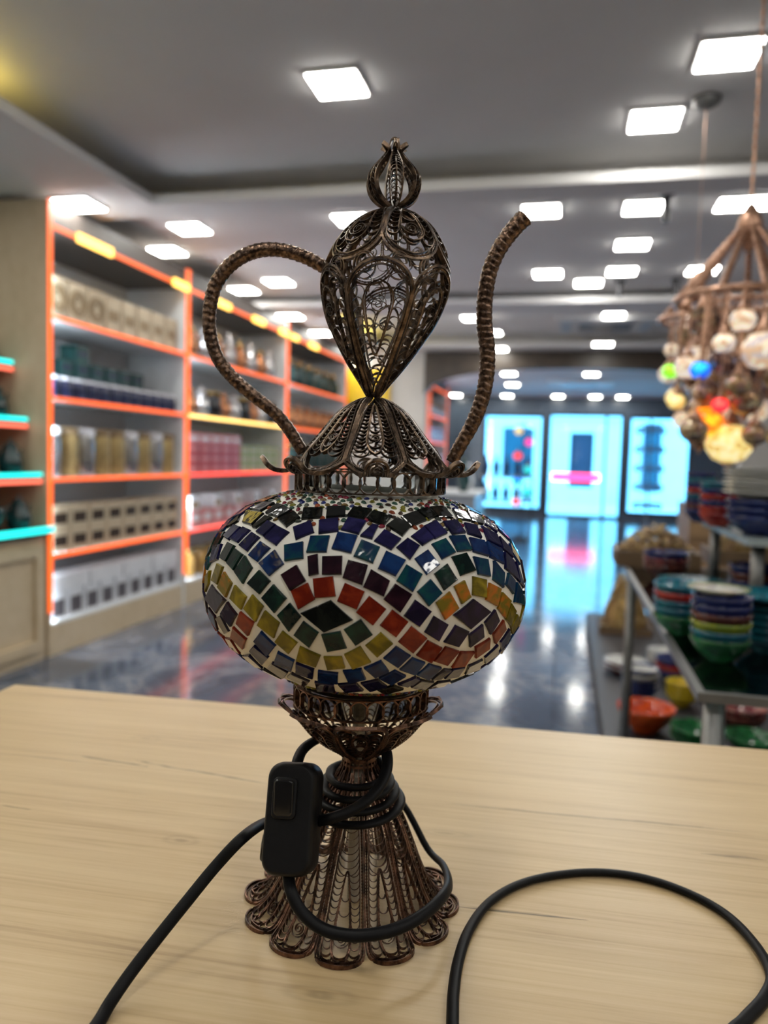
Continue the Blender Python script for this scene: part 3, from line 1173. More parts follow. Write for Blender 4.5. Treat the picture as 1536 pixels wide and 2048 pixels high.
ORG = {1: (400, 980), 2: (600, 980), 3: (820, 980), 4: (400, 1180), 5: (600, 1180), 6: (820, 1180)}
TILES = [
    ('K', 1, 640, 260, 820, 170, 970, 180, 780, 290), ('K', 1, 840, 310, 1000, 190, 1090, 215, 900, 320),
    ('K', 1, 900, 322, 1085, 220, 1195, 270, 1000, 375), ('K', 1, 1000, 385, 1215, 280, 1295, 365, 1105, 490),
    ('K', 1, 545, 425, 605, 285, 830, 305, 670, 465), ('K', 1, 672, 490, 850, 340, 940, 365, 720, 500),
    ('K', 1, 345, 490, 520, 340, 500, 410, 400, 470), ('N', 1, 305, 605, 450, 450, 545, 485, 375, 655),
    ('N', 1, 395, 640, 570, 480, 660, 520, 490, 690), ('N', 1, 505, 720, 680, 545, 780, 610, 610, 800),
    ('N', 1, 720, 550, 880, 400, 985, 450, 820, 610), ('N', 1, 825, 625, 990, 460, 1155, 545, 975, 725),
    ('N', 1, 1190, 490, 1430, 405, 1470, 550, 1225, 650), ('G', 1, 260, 875, 375, 670, 465, 715, 345, 930),
    ('G', 1, 352, 945, 468, 750, 565, 825, 440, 1040), ('G', 1, 445, 1050, 590, 835, 685, 995, 560, 1210),
    ('B', 1, 625, 845, 790, 660, 915, 745, 740, 930), ('B', 1, 755, 945, 970, 765, 1085, 950, 890, 1110),
    ('T', 1, 1080, 710, 1330, 665, 1330, 885, 1085, 920), ('Y', 1, 165, 1165, 240, 935, 315, 980, 240, 1220),
    ('O', 1, 240, 1245, 325, 1040, 425, 1190, 345, 1380), ('N', 1, 140, 945, 190, 720, 300, 690, 240, 895),
    ('Y', 1, 85, 1310, 90, 1100, 150, 1025, 130, 1200), ('G', 1, 610, 1195, 770, 1020, 915, 1165, 770, 1340),
    ('P', 1, 1035, 1085, 1245, 955, 1365, 1165, 1160, 1300), ('P', 1, 1380, 850, 1515, 820, 1525, 1080, 1395, 1110),
    ('T', 1, 90, 960, 130, 850, 140, 950, 100, 1030),
    ('K', 2, 45, 245, 300, 240, 285, 370, 15, 390), ('K', 2, 345, 230, 590, 225, 585, 350, 330, 370),
    ('K', 2, 680, 230, 930, 265, 825, 385, 590, 345), ('K', 2, 935, 275, 1185, 345, 1075, 475, 835, 385),
    ('K', 2, 1235, 360, 1430, 470, 1310, 605, 1095, 465), ('N', 2, 240, 400, 500, 370, 500, 540, 235, 575),
    ('N', 2, 610, 365, 855, 410, 755, 580, 520, 520), ('N', 2, 930, 445, 1010, 465, 925, 640, 765, 600),
    ('N', 2, 1075, 515, 1300, 635, 1170, 780, 940, 660), ('N', 2, 1370, 620, 1536, 720, 1410, 905, 1225, 740),
    ('T', 2, 135, 595, 390, 590, 345, 805, 80, 810), ('B', 2, 485, 545, 745, 590, 660, 820, 400, 760),
    ('T', 2, 785, 640, 1030, 735, 935, 950, 680, 855), ('B', 2, 1095, 780, 1360, 900, 1225, 1115, 990, 1010),
    ('T', 2, 1355, 950, 1570, 1080, 1440, 1315, 1225, 1165), ('P', 2, 285, 850, 550, 845, 540, 1090, 280, 1090),
    ('P', 2, 615, 895, 875, 960, 800, 1225, 540, 1130), ('P', 2, 905, 1010, 1155, 1160, 1075, 1370, 800, 1245),
    ('K', 3, -125, 350, 70, 285, 215, 400, 10, 490), ('K', 3, 80, 275, 210, 240, 350, 345, 230, 400),
    ('K', 3, 240, 230, 420, 225, 555, 370, 360, 375), ('K', 3, 530, 260, 700, 300, 775, 410, 600, 390),
    ('K', 3, 715, 280, 900, 360, 935, 460, 780, 420), ('S', 3, 680, 190, 880, 280, 925, 350, 740, 285),
    ('N', 3, 5, 600, 165, 480, 310, 630, 160, 725), ('N', 3, 165, 470, 320, 400, 480, 565, 320, 640),
    ('N', 3, 405, 415, 590, 395, 710, 560, 540, 585), ('N', 3, 680, 430, 840, 465, 915, 630, 730, 570),
    ('N', 3, 905, 475, 1105, 580, 1160, 745, 980, 655), ('N', 3, 930, 380, 1090, 480, 1110, 560, 945, 450),
    ('N', 3, 1120, 600, 1270, 750, 1310, 880, 1170, 760), ('B', 3, 50, 880, 220, 765, 380, 965, 210, 1100),
    ('T', 3, 265, 695, 445, 625, 585, 810, 405, 900), ('T', 3, 490, 595, 690, 585, 790, 780, 600, 800),
    ('B', 3, 745, 610, 940, 655, 1000, 860, 800, 800), ('B', 3, 960, 660, 1170, 760, 1195, 960, 1010, 870),
    ('N', 3, 1185, 790, 1320, 900, 1380, 1180, 1200, 1010), ('G', 3, 300, 1070, 465, 940, 605, 1155, 430, 1295),
    ('G', 3, 520, 855, 710, 805, 840, 1040, 640, 1110), ('T', 3, 795, 850, 985, 890, 1020, 1120, 860, 1085),
    ('T', 3, 1055, 900, 1200, 1060, 1185, 1260, 1045, 1150), ('T', 3, 1240, 1055, 1330, 1160, 1310, 1340, 1210, 1210),
    ('T', 3, 255, 1135, 415, 1320, 235, 1495, 80, 1300), ('T', 3, 1345, 1170, 1430, 1290, 1440, 1480, 1315, 1440),
    ('N', 3, 1325, 910, 1400, 1060, 1440, 1260, 1390, 1190), ('O', 3, 550, 1230, 685, 1150, 775, 1375, 655, 1465),
    ('Y', 3, 790, 1100, 970, 1145, 965, 1385, 785, 1350), ('O', 3, 1000, 1180, 1155, 1260, 1105, 1490, 955, 1405),
    ('P', 4, 160, -80, 350, 130, 220, 305, 85, 105), ('P', 4, 365, 140, 490, 310, 410, 470, 270, 300),
    ('S', 4, 215, 345, 285, 305, 390, 525, 340, 560), ('P', 4, 125, 210, 210, 330, 245, 510, 140, 350),
    ('R', 4, 525, 265, 705, 410, 635, 585, 470, 420), ('R', 4, 435, 455, 610, 620, 570, 750, 400, 590),
    ('R', 4, 330, 595, 410, 610, 530, 810, 410, 745), ('R', 4, 210, 530, 310, 580, 400, 730, 300, 660),
    ('Y', 4, 460, -70, 610, 85, 540, 255, 395, 105), ('Y', 4, 680, 50, 825, 205, 725, 410, 565, 235),
    ('Y', 4, 840, 250, 1030, 415, 960, 615, 735, 445), ('Y', 4, 1060, 510, 1260, 670, 1150, 810, 960, 650),
    ('Y', 4, 1280, 705, 1555, 830, 1495, 975, 1230, 890), ('G', 4, 950, -80, 1120, 105, 960, 300, 790, 100),
    ('G', 4, 1155, 155, 1305, 340, 1150, 535, 990, 320), ('G', 4, 1325, 385, 1530, 540, 1410, 735, 1200, 570),
    ('B', 4, 790, 510, 985, 705, 880, 840, 690, 645), ('N', 4, 700, 690, 895, 850, 820, 940, 635, 765),
    ('N', 4, 545, 825, 640, 810, 815, 990, 700, 985), ('B', 4, 1000, 770, 1220, 890, 1180, 1030, 945, 925),
    ('D', 4, 930, 905, 1140, 1040, 1080, 1115, 865, 985), ('S', 4, 1175, 1040, 1415, 1155, 1355, 1215, 1115, 1095),
    ('N', 4, 1230, 910, 1470, 1000, 1455, 1120, 1225, 1045), ('K', 4, 820, 985, 1060, 1120, 1000, 1105, 800, 1010),
    ('R', 4, 1165, 10, 1385, -100, 1480, 125, 1265, 255), ('R', 5, 165, -150, 430, -180, 465, 85, 190, 110),
    ('R', 5, 575, -100, 835, 15, 730, 255, 470, 145), ('R', 5, 885, 65, 1110, 240, 935, 455, 710, 285),
    ('R', 5, 1180, 240, 1390, 400, 1225, 605, 1015, 450), ('R', 5, 1425, 450, 1630, 610, 1440, 805, 1250, 660),
    ('R', 6, 225, 630, 415, 730, 265, 925, 70, 830), ('R', 6, 450, 710, 630, 770, 465, 955, 290, 900),
    ('R', 6, 640, 775, 820, 775, 690, 965, 520, 985), ('R', 6, 820, 720, 1015, 600, 1010, 740, 820, 865),
    ('R', 6, 1045, 560, 1185, 370, 1220, 490, 1070, 685), ('K', 5, 0, 290, 395, 120, 690, 385, 310, 545),
    ('G', 5, 270, 560, 520, 515, 605, 740, 350, 785), ('G', 5, 555, 500, 780, 360, 935, 570, 710, 710),
    ('Y', 5, 300, 840, 540, 840, 585, 985, 350, 1005), ('Y', 5, 560, 815, 775, 705, 915, 915, 670, 1000),
    ('Y', 5, 1035, 530, 1195, 680, 985, 855, 830, 705), ('P', 5, 1215, -90, 1440, 55, 1280, 295, 1060, 120),
    ('D', 5, 1470, 115, 1685, 270, 1525, 475, 1320, 330), ('D', 6, 300, 320, 490, 435, 360, 655, 175, 540),
    ('D', 6, 575, 435, 755, 520, 610, 725, 420, 665), ('D', 6, 740, 565, 920, 425, 940, 590, 750, 730),
    ('D', 6, 1075, 240, 1135, 385, 1010, 570, 940, 410), ('D', 6, 805, 105, 1030, 275, 770, 505, 540, 320),
    ('O', 6, 320, 160, 500, 10, 625, 230, 440, 385), ('B', 5, 1230, 705, 1420, 830, 1250, 985, 1060, 865),
    ('B', 5, 1435, 850, 1605, 915, 1470, 1075, 1265, 1010), ('B', 6, 240, 930, 405, 980, 235, 1135, 75, 1075),
    ('S', 6, 435, 995, 530, 1005, 385, 1120, 260, 1130), ('N', 6, 545, 990, 700, 965, 610, 1090, 425, 1120),
    ('S', 6, 735, 955, 925, 870, 880, 990, 690, 1070), ('N', 6, 940, 850, 1115, 680, 1120, 800, 945, 930),
    ('N', 6, 1140, 660, 1260, 480, 1280, 600, 1130, 800), ('B', 5, 230, 1015, 495, 1050, 490, 1185, 225, 1155),
    ('B', 5, 545, 1020, 790, 990, 850, 1130, 620, 1170), ('B', 5, 810, 985, 1040, 885, 1145, 1030, 960, 1110),
    ('B', 5, 1215, 1010, 1360, 1085, 1165, 1195, 1000, 1115), ('N', 5, 1240, 1190, 1480, 1090, 1530, 1130, 1370, 1220),
    ('N', 5, 185, 1155, 440, 1195, 465, 1300, 215, 1270), ('N', 5, 480, 1190, 720, 1165, 820, 1270, 580, 1285),
    ('N', 5, 770, 1175, 1000, 1125, 1120, 1220, 890, 1275), ('K', 5, 980, 1260, 1200, 1200, 1330, 1250, 1080, 1310),
    ('S', 6, 0, 1230, 140, 1130, 310, 1160, 180, 1250), ('S', 6, 350, 1160, 520, 1140, 430, 1200, 200, 1250),
    ('N', 6, 0, 1130, 60, 1095, 130, 1120, 20, 1200), ('O', 6, 1170, 20, 1280, 130, 1205, 360, 1105, 235),
    ('Y', 6, 1280, 160, 1345, 260, 1270, 460, 1205, 370), ('Y', 6, 1360, 300, 1395, 390, 1290, 560, 1270, 460)]
KEYS = list(TILE)
quads = []
for t in TILES:
    ox, oy = ORG[t[1]]
    quads.append((t[0], [on_globe(ox + t[i] / 6.4, oy + t[i + 1] / 6.4) for i in (2, 4, 6, 8)]))


def azim(v):
    return math.atan2(v.x, -v.y)


PER = 2 * PI / 7 * 3
LIM = math.radians(56)
allq = list(quads)
used = [sum(q, Vector()) / 4 for k, q in quads]
for s in (3, -3, 2, -2, 4, 1, -1, 5):             # the seven-fold pattern carried round to the far side
    R = Matrix.Rotation(s * PER / 3, 3, 'Z')
    for k, q in quads:
        c0 = sum(q, Vector()) / 4
        c = R @ c0
        if abs(azim(c0)) > math.radians(60) or abs(azim(c)) < LIM:
            continue
        if any((c - u).length < 0.0088 for u in used):
            continue
        used.append(c)
        allq.append((k, [R @ v for v in q]))
tm = MB()
rnd = random.Random(3)
for k, q in allq:
    c = sum(q, Vector()) / 4
    n = gnorm(c)
    tilt = Vector((rnd.uniform(-1, 1), rnd.uniform(-1, 1), rnd.uniform(-1, 1))) * 0.014
    n2 = (n + tilt).normalized()
    top, bot = [], []
    for v in q:
        f = v - c
        f = f - n2 * f.dot(n2)
        top.append(c + f * 0.97 + n2 * 0.0011)
        nv = gnorm(v)
        bot.append(v - nv * 0.0008)
    if (top[1] - top[0]).cross(top[2] - top[0]).dot(n) < 0:
        top.reverse()
        bot.reverse()
    # tiny chamfer ring for glints
    mid = [a * 0.94 + c * 0.06 + n2 * 0.00035 - n2 * ((c - a).dot(n2)) * 0.06 for a in top]
    tm.add(bot + top + mid, [(0, 1, 5, 4), (1, 2, 6, 5), (2, 3, 7, 6), (3, 0, 4, 7),
                             (4, 5, 9, 8), (5, 6, 10, 9), (6, 7, 11, 10), (7, 4, 8, 11), (8, 9, 10, 11)], KEYS.index(k))
tm.build('mosaic_tiles', [TILE[k] for k in KEYS], globe)
# glass seed beads round the two openings
bd = MB()
cent = [sum(q, Vector()) / 4 for k, q in allq]
tsz = [max((v - c).length for v in q) for (k, q), c in zip(allq, cent)]
placed = []
tries = 0
while tries < 26000 and len(placed) < 900:
    tries += 1
    hi = rnd.random() < 0.8
    s = (1 - rnd.uniform(0.46, 0.80) ** gn(1)) ** (1 / gn(1)) if hi else -(1 - rnd.uniform(0.42, 0.58) ** gn(-1)) ** (1 / gn(-1))
    ph = rnd.uniform(-PI, PI)
    r = (1 - abs(s) ** gn(s)) ** (1 / gn(s))
    v = Vector((GA * r * math.sin(ph), -GA * r * math.cos(ph), (GB if s > 0 else GBL) * s))
    if any((v - w).length < 0.0034 for w in placed):
        continue
    if any((v - c).length < z * 0.62 + 0.0014 for c, z in zip(cent, tsz)):
        continue
    placed.append(v)
for v in placed:
    n = gnorm(v)
    u = n.cross(Vector((0, 0, 1))).normalized()
    w = n.cross(u)
    a = rnd.uniform(0, PI)
    e1, e2 = u * math.cos(a) + w * math.sin(a), w * math.cos(a) - u * math.sin(a)
    ra, rb = rnd.uniform(0.0015, 0.0021), rnd.uniform(0.0012, 0.0015)
    vs = [v + n * 0.0012]
    fs = []
    for ring, (f, h) in enumerate(((0.6, 0.0009), (1.0, 0.0001))):
        for k in range(9):
            an = 2 * PI * k / 9
            vs.append(v + e1 * (ra * f * math.cos(an)) + e2 * (rb * f * math.sin(an)) + n * h)
    for k in range(9):
        k2 = (k + 1) % 9
        fs += [(0, 1 + k, 1 + k2), (1 + k, 10 + k, 10 + k2, 1 + k2)]
    bd.add(vs, fs, rnd.randrange(8))
tag(bd.build('glass_beads', BEAD, globe, True), kind='stuff')

# --- lower dome with curled petal tips
dm = Surf(prof_px([(797, 11), (804, 33), (812, 47), (824, 64), (836, 76), (859, 94), (883, 113), (906, 133), (930, 149), (944, 165), (945, 188), (936, 205), (919, 217)]))
dome = empty('filigree_dome', (0, 0, 0))
dome.parent = lamp
for k in range(8):
    ph = math.radians(4) + 2 * PI * k / 8
    b = MB()

    def hwd(t):
        z, r, dz, dr = dm.zr(0.02 + 0.98 * t)
        full = min(r, 0.041) * math.tan(PI / 8) * 0.98
        if t > 0.66:
            u = (t - 0.66) / 0.34
            full *= 0.34 + 0.66 * max(0.0, 1 - (u / 0.55)) ** 1.3
            if u > 0.8:
                full *= math.sqrt(max(0.0, 1 - ((u - 0.8) / 0.2) ** 2))
        return full
    petal(b, dm, ph, 0.02, 1.0, hwd, rows=26, inner=(0.14, 0.60, 0.34), W=0.0012, D=0.0022)
    b.build('dome_petal', BZ, dome)

# --- openwork onion body
onion = empty('filigree_body', (0, 0, 0))
onion.parent = lamp
on_lo = Surf(prof_px([(795, 9), (785, 16), (766, 29), (745, 45), (719, 63), (683, 85), (648, 105), (610, 119), (575, 126), (548, 125)]))
on_hi = Surf(prof_px([(420, 12), (428, 32), (440, 57), (458, 80), (480, 98), (505, 112), (530, 120), (545, 123)]))
for k in range(6):
    ph = math.radians(-4) + 2 * PI * k / 6
    b = MB()

    def hwl(t):
        z, r, dz, dr = on_lo.zr(t)
        full = r * math.tan(PI / 6) * 0.93
        if t > 0.74:
            u = (t - 0.74) / 0.26
            full *= math.sqrt(max(0.0, 1 - u ** 2.2))
        return full
    petal(b, on_lo, ph, 0.0, 1.0, hwl, rows=13, inner=(0.34, 0.86, 0.46), W=0.0012, D=0.0024)
    b.build('body_petal', BZ, onion)
    b = MB()

    def hwu(t):
        z, r, dz, dr = on_hi.zr(t)
        full = r * math.tan(PI / 6) * 0.95
        if t > 0.62:
            u = (t - 0.62) / 0.38
            full *= math.sqrt(max(0.0, 1 - u ** 2.2))
        return full
    petal(b, on_hi, ph + PI / 6 * 0.9, 0.0, 1.0, hwu, rows=11, inner=(0.22, 0.80, 0.46), W=0.0012, D=0.0024)
    b.build('crown_petal', BZ, onion)
lk_ = MB()
Zm, Rm = prof_px([(560, 125)])[0]
for k in range(12):
    ph = math.radians(-4 + 15) + 2 * PI * k / 12
    for (R, dz) in ((0.0062, 0.0), (0.0042, 0.0012)):
        pts, nn = [], []
        for q in range(18):
            an = 2 * PI * q / 17 * 0.93 + k
            p2 = ph + R * math.cos(an) / Rm
            pts.append((Rm * math.sin(p2) * 0.985 + ax(Zm), -Rm * math.cos(p2) * 0.985, Zm + dz + R * 1.15 * math.sin(an)))
            nn.append((math.sin(p2), -math.cos(p2), 0))
        lk_.ribbon(pts, nn, 0.0006, 0.0018, 0)
lk_.build('link_scrolls', BZ, onion)

# --- finial
fin = empty('finial', (0, 0, 0))
fin.parent = lamp
fr_ = Surf(prof_px([(417, 10), (408, 30), (395, 44), (378, 51), (360, 51), (345, 44), (328, 30), (312, 17), (303, 14), (297, 20), (292, 28)]))
for k in range(6):
    b = MB()
    ph = math.radians(5) + 2 * PI * k / 6
    w = 0.0034
    petal(b, fr_, ph, 0.0, 1.0, lambda t: w * (0.25 + 0.75 * math.sin(PI * min(1, t / 0.85)) ** 0.8) if t < 0.85 else w * 0.30 * math.sqrt(max(0, 1 - ((t - .85) / .15) ** 2)),
          rows=14, inner=(0.05, 0.72, 0.0), W=0.0007, D=0.0024, curl=False, second=False)
    b.build('finial_rib', BZ, fin)
z0, z1 = P(789, 318).z, P(789, 277).z
tp = MB()
tp.ribbon([(ax(z0) + 0.0028 * math.cos(a) * (1 if True else 0), 0, z0 + (z1 - z0) * (0.5 + 0.5 * math.sin(a))) for a in [2 * PI * i / 24 for i in range(24)]],
          [(0, -1, 0)] * 24, 0.0008, 0.003, 0, True)
tp.ribbon([(ax(z0) + 0.0010, 0.0026 * math.cos(a), z0 + (z1 - z0) * (0.5 + 0.5 * math.sin(a))) for a in [2 * PI * i / 24 for i in range(24)]],
          [(1, 0, 0)] * 24, 0.0008, 0.003, 0, True)
tp.build('top_loop', BZ, fin)


# --- handle and spout: rope-like copper tubes
def scaly(name, pxpts, wide):
    pts = catmull([P(x, y) for x, y in pxpts], 14)
    dense = []
    for a, b in zip(pts, pts[1:]):
        n = max(1, int((b - a).length / 0.0004))
        for k in range(n):
            dense.append(a.lerp(b, k / n))
    dense.append(pts[-1])
    mb = MB()
    n = 14
    vs, fs = [], []
    s = 0.0
    L = len(dense)
    for i, p in enumerate(dense):
        t = (dense[min(i + 1, L - 1)] - dense[max(i - 1, 0)]).normalized()
        if i:
            s += (p - dense[i - 1]).length
        u = Vector((0, 1, 0))
        w = t.cross(u).normalized()
        r = lerp_table(wide, i / (L - 1))
        for k in range(n):
            an = 2 * PI * k / n
            ph = (s / 0.0036 + 0.30 * math.sin(2 * an + 0.9 * math.sin(s / 0.0072)) + an / (2 * PI)) % 1.0
            rr = r * (0.91 + 0.15 * (ph ** 0.8) - (0.08 if ph > 0.93 else 0)) * (1 + 0.025 * math.cos(5 * an))
            vs.append(p + w * (rr * math.cos(an)) + u * (rr * math.sin(an)))
    for i in range(L - 1):
        for k in range(n):
            k2 = (k + 1) % n
            fs.append((i * n + k, i * n + k2, (i + 1) * n + k2, (i + 1) * n + k))
    fs += [tuple(reversed(range(n))), tuple((L - 1) * n + k for k in range(n))]
    mb.add(vs, fs)
    return mb.build(name, M['handle'], lamp, True)


scaly('handle', [(652, 536), (610, 514), (560, 500), (510, 503), (465, 526), (433, 566), (420, 615), (420, 665), (435, 715), (465, 755), (505, 790), (545, 822), (575, 855), (606, 905)],
      [(0, 0.0037), (0.3, 0.0040), (0.6, 0.0037), (1, 0.0034)])
scaly('spout', [(903, 925), (920, 893), (944, 850), (962, 805), (973, 755), (975, 700), (969, 645), (971, 590), (982, 535), (1005, 488), (1030, 455), (1049, 436)],
      [(0, 0.0037), (0.2, 0.0042), (0.5, 0.0044), (0.85, 0.0044), (1, 0.0050)])

# --- inline switch and flat black cord
sw_top, sw_bot = P(594, 1524, -0.030), P(577, 1752, -0.052)
ctr = (sw_top + sw_bot) / 2
zax = (sw_top - sw_bot)
slen = zax.length
zax.normalize()
yax = Vector((-0.14, -1, 0))
yax = (yax - zax * yax.dot(zax)).normalized()      # faces the camera
xax = zax.cross(yax) * -1
xax.normalize()


def sw_block(w, h, dpt, y0, round_=0.2, n=8, zoff=0.0, xoff=0.0, bulge=0.0):
    """Rounded box in the switch's own axes; front at +dpt."""
    mb = MB()
    vs, fs = [], []
    prof = []
    rc = min(w, h) * round_
    for cx, cz, a0 in ((w / 2 - rc, h / 2 - rc, 0), (-w / 2 + rc, h / 2 - rc, 90), (-w / 2 + rc, -h / 2 + rc, 180), (w / 2 - rc, -h / 2 + rc, 270)):
        for k in range(n + 1):
            a = math.radians(a0 + 90 * k / n)
            prof.append((cx + rc * math.cos(a), cz + rc * math.sin(a)))
    m = len(prof)
    lay = [(0.93, y0), (1.0, y0 + 0.08 * dpt), (1.0, y0 + 0.62 * dpt), (0.97, y0 + 0.84 * dpt), (0.90, y0 + 0.96 * dpt), (0.80, y0 + dpt)]
    for sc, yy in lay:
        ins = (1 - sc) * w * 0.5
        for x, z in prof:
            vs.append((x * (1 - 2 * ins / w) + xoff, yy + (bulge * (1 - (2 * z / h) ** 2) if sc < 0.99 and yy > y0 + 0.5 * dpt else 0), z * (1 - 2 * ins / h) + zoff))
    for i in range(len(lay) - 1):
        for k in range(m):
            k2 = (k + 1) % m
            fs.append((i * m + k, i * m + k2, (i + 1) * m + k2, (i + 1) * m + k))
    fs += [tuple(reversed(range(m))), tuple((len(lay) - 1) * m + k for k in range(m))]
    # triangulate the front as a fan for smoothness is unnecessary: it is flat
    w_ = [ctr + xax * v[0] + yax * v[1] + zax * v[2] for v in vs]
    return mb.add(w_, fs)


sw = sw_block(0.0268, slen, 0.0205, -0.010, 0.30).build('inline_switch', M['black_plastic'], lamp, True)
for md in (sw,):
    w_ = md.modifiers.new('wn', 'WEIGHTED_NORMAL')
sw_block(0.0128, 0.0206, 0.0028, 0.0098, 0.22, zoff=0.0098, xoff=0.0024).build('switch_surround', M['black_plastic'], sw, True)
rk = sw_block(0.0104, 0.0182, 0.0042, 0.0102, 0.2, zoff=0.0098, xoff=0.0024)
rv = []
for v in rk.v:                                   # rocker: upper half pressed out, lower half in
    q = Vector(v) - ctr
    zz = q.dot(zax) - 0.0098
    if q.dot(yax) > 0.0115:
        q = q + yax * (0.0016 * (zz / 0.009))
    rv.append(tuple(ctr + q))
rk.v = rv
rk.build('rocker', M['black_gloss'], sw, True)

CRD = 0.0031


def cord(name, pts, up=None, per=10, rad=CRD, flat=0.66):
    q = catmull(pts, per)
    mb = MB()
    mb.tube(q, rad, 12, 0, False, flat, up)
    return mb


def cyl(phi_deg, z, r):
    a = math.radians(phi_deg)
    return Vector((ax(z) + r * math.sin(a), -r * math.cos(a), z))


def skin(z):
    """Radius of the skirt at height z."""
    best = min(sk.p, key=lambda q: abs(q[0] - z))
    return best[1]


# loop from the switch's lower end round the skirt and up into the coil
lowend = ctr - zax * (slen / 2 - 0.004)
c1 = [lowend + zax * 0.004, lowend - zax * 0.004, P(583, 1785, -0.058), P(602, 1822, -0.062), P(640, 1855, -0.066), P(690, 1870, -0.068), P(745, 1869, -0.067),
      P(800, 1855, -0.062), P(850, 1827, -0.052), P(885, 1793, -0.036), P(897, 1765, -0.016), P(886, 1730, 0.008), P(855, 1697, 0.030),
      cyl(150, 0.042, 0.050), cyl(180, 0.040, 0.053), cyl(215, 0.038, 0.054), cyl(250, 0.035, 0.054), P(528, 1712, -0.006),
      P(540, 1672, -0.012), cyl(282, 0.0575, 0.033)]
# coil strands round the neck
def zc(y):
    return P(712, y).z


for turn, (ph0, ph1, za, zb, rr) in enumerate(((282, 640, 0.0585, 0.0640, 0.0), (640, 1000, 0.0640, 0.0695, 0.0), (1000, 1360, 0.0695, 0.0750, 0.0), (1360, 1615, 0.0750, 0.0795, 0.0))):
    for i in range(1, 13):
        t = i / 12
        ph = ph0 + (ph1 - ph0) * t
        z = za + (zb - za) * t - 0.003 * math.cos(math.radians(ph)) * 0.6
        c1.append(cyl(ph, z, skin(z) + 0.0036))
# top of the coil leaves behind the neck and dives into the bowl
c1 += [cyl(1635, 0.084, 0.018), cyl(1648, 0.090, 0.013), cyl(1650, 0.096, 0.012)]
pc = cord('power_cord', c1, per=6)
# diagonal strand: from the switch's upper end behind the neck, over the front, behind the switch and out to the table
upend = ctr + zax * (slen / 2 - 0.003)
c2 = [upend - zax * 0.004, upend + zax * 0.002, P(604, 1502, -0.018), P(625, 1484, -0.006), P(655, 1473, 0.012), P(700, 1470, 0.022), P(745, 1474, 0.014), P(768, 1492, -0.008),
      P(775, 1525, -0.022), P(766, 1560, -0.032), P(742, 1593, -0.0400), P(705, 1620, -0.0445), P(660, 1637, -0.044), P(620, 1643, -0.034),
      P(575, 1640, -0.019), P(530, 1646, -0.016)]
tailpx = [(485, 1676), (430, 1734), (372, 1805), (315, 1876), (262, 1945), (222, 2003), (195, 2048)]
zs = [0.058, 0.046, 0.033, 0.021, 0.011, 0.0045, 0.0024]
tail = []
for (x, y), z in zip(tailpx, zs):
    tail.append(T(x, y, z))
c2 += tail
# the cord runs on over the counter, out of the picture, and back through the loop at the right
off = [tail[-1] + Vector((-0.004, -0.035, 0)), tail[-1] + Vector((0.03, -0.085, 0)), tail[-1] + Vector((0.10, -0.105, 0)),
       T(905, 2048, 0.0024) + Vector((-0.005, -0.05, 0))]
loopx = [(905, 2048), (907, 1985), (917, 1920), (938, 1860), (975, 1808), (1030, 1772), (1100, 1752), (1190, 1744), (1280, 1754), (1370, 1783),
         (1450, 1827), (1510, 1888), (1543, 1950), (1530, 1995), (1490, 2040), (1455, 2085)]
lo = [T(x, y, 0.0024) for x, y in loopx]
c2 += off + lo + [lo[-1] + Vector((-0.03, -0.05, 0)), lo[-1] + Vector((-0.02, -0.12, 0))]
q2 = catmull(c2, 10)
pc.tube(q2, CRD, 12, 0, False, 0.72, None)
pc.build('power_cord', M['black_rubber'], lamp, True)

# ------------------------------------------------------------------ lit display cabinets along the left wall
SX = -2.77                     # their front plane
BACK = -3.28
SHELF = [0.19, 0.58, 1.01, 1.46, 1.905]
CTOP = 2.37


def yat(px):
    return on_x(px, 900, SX).y


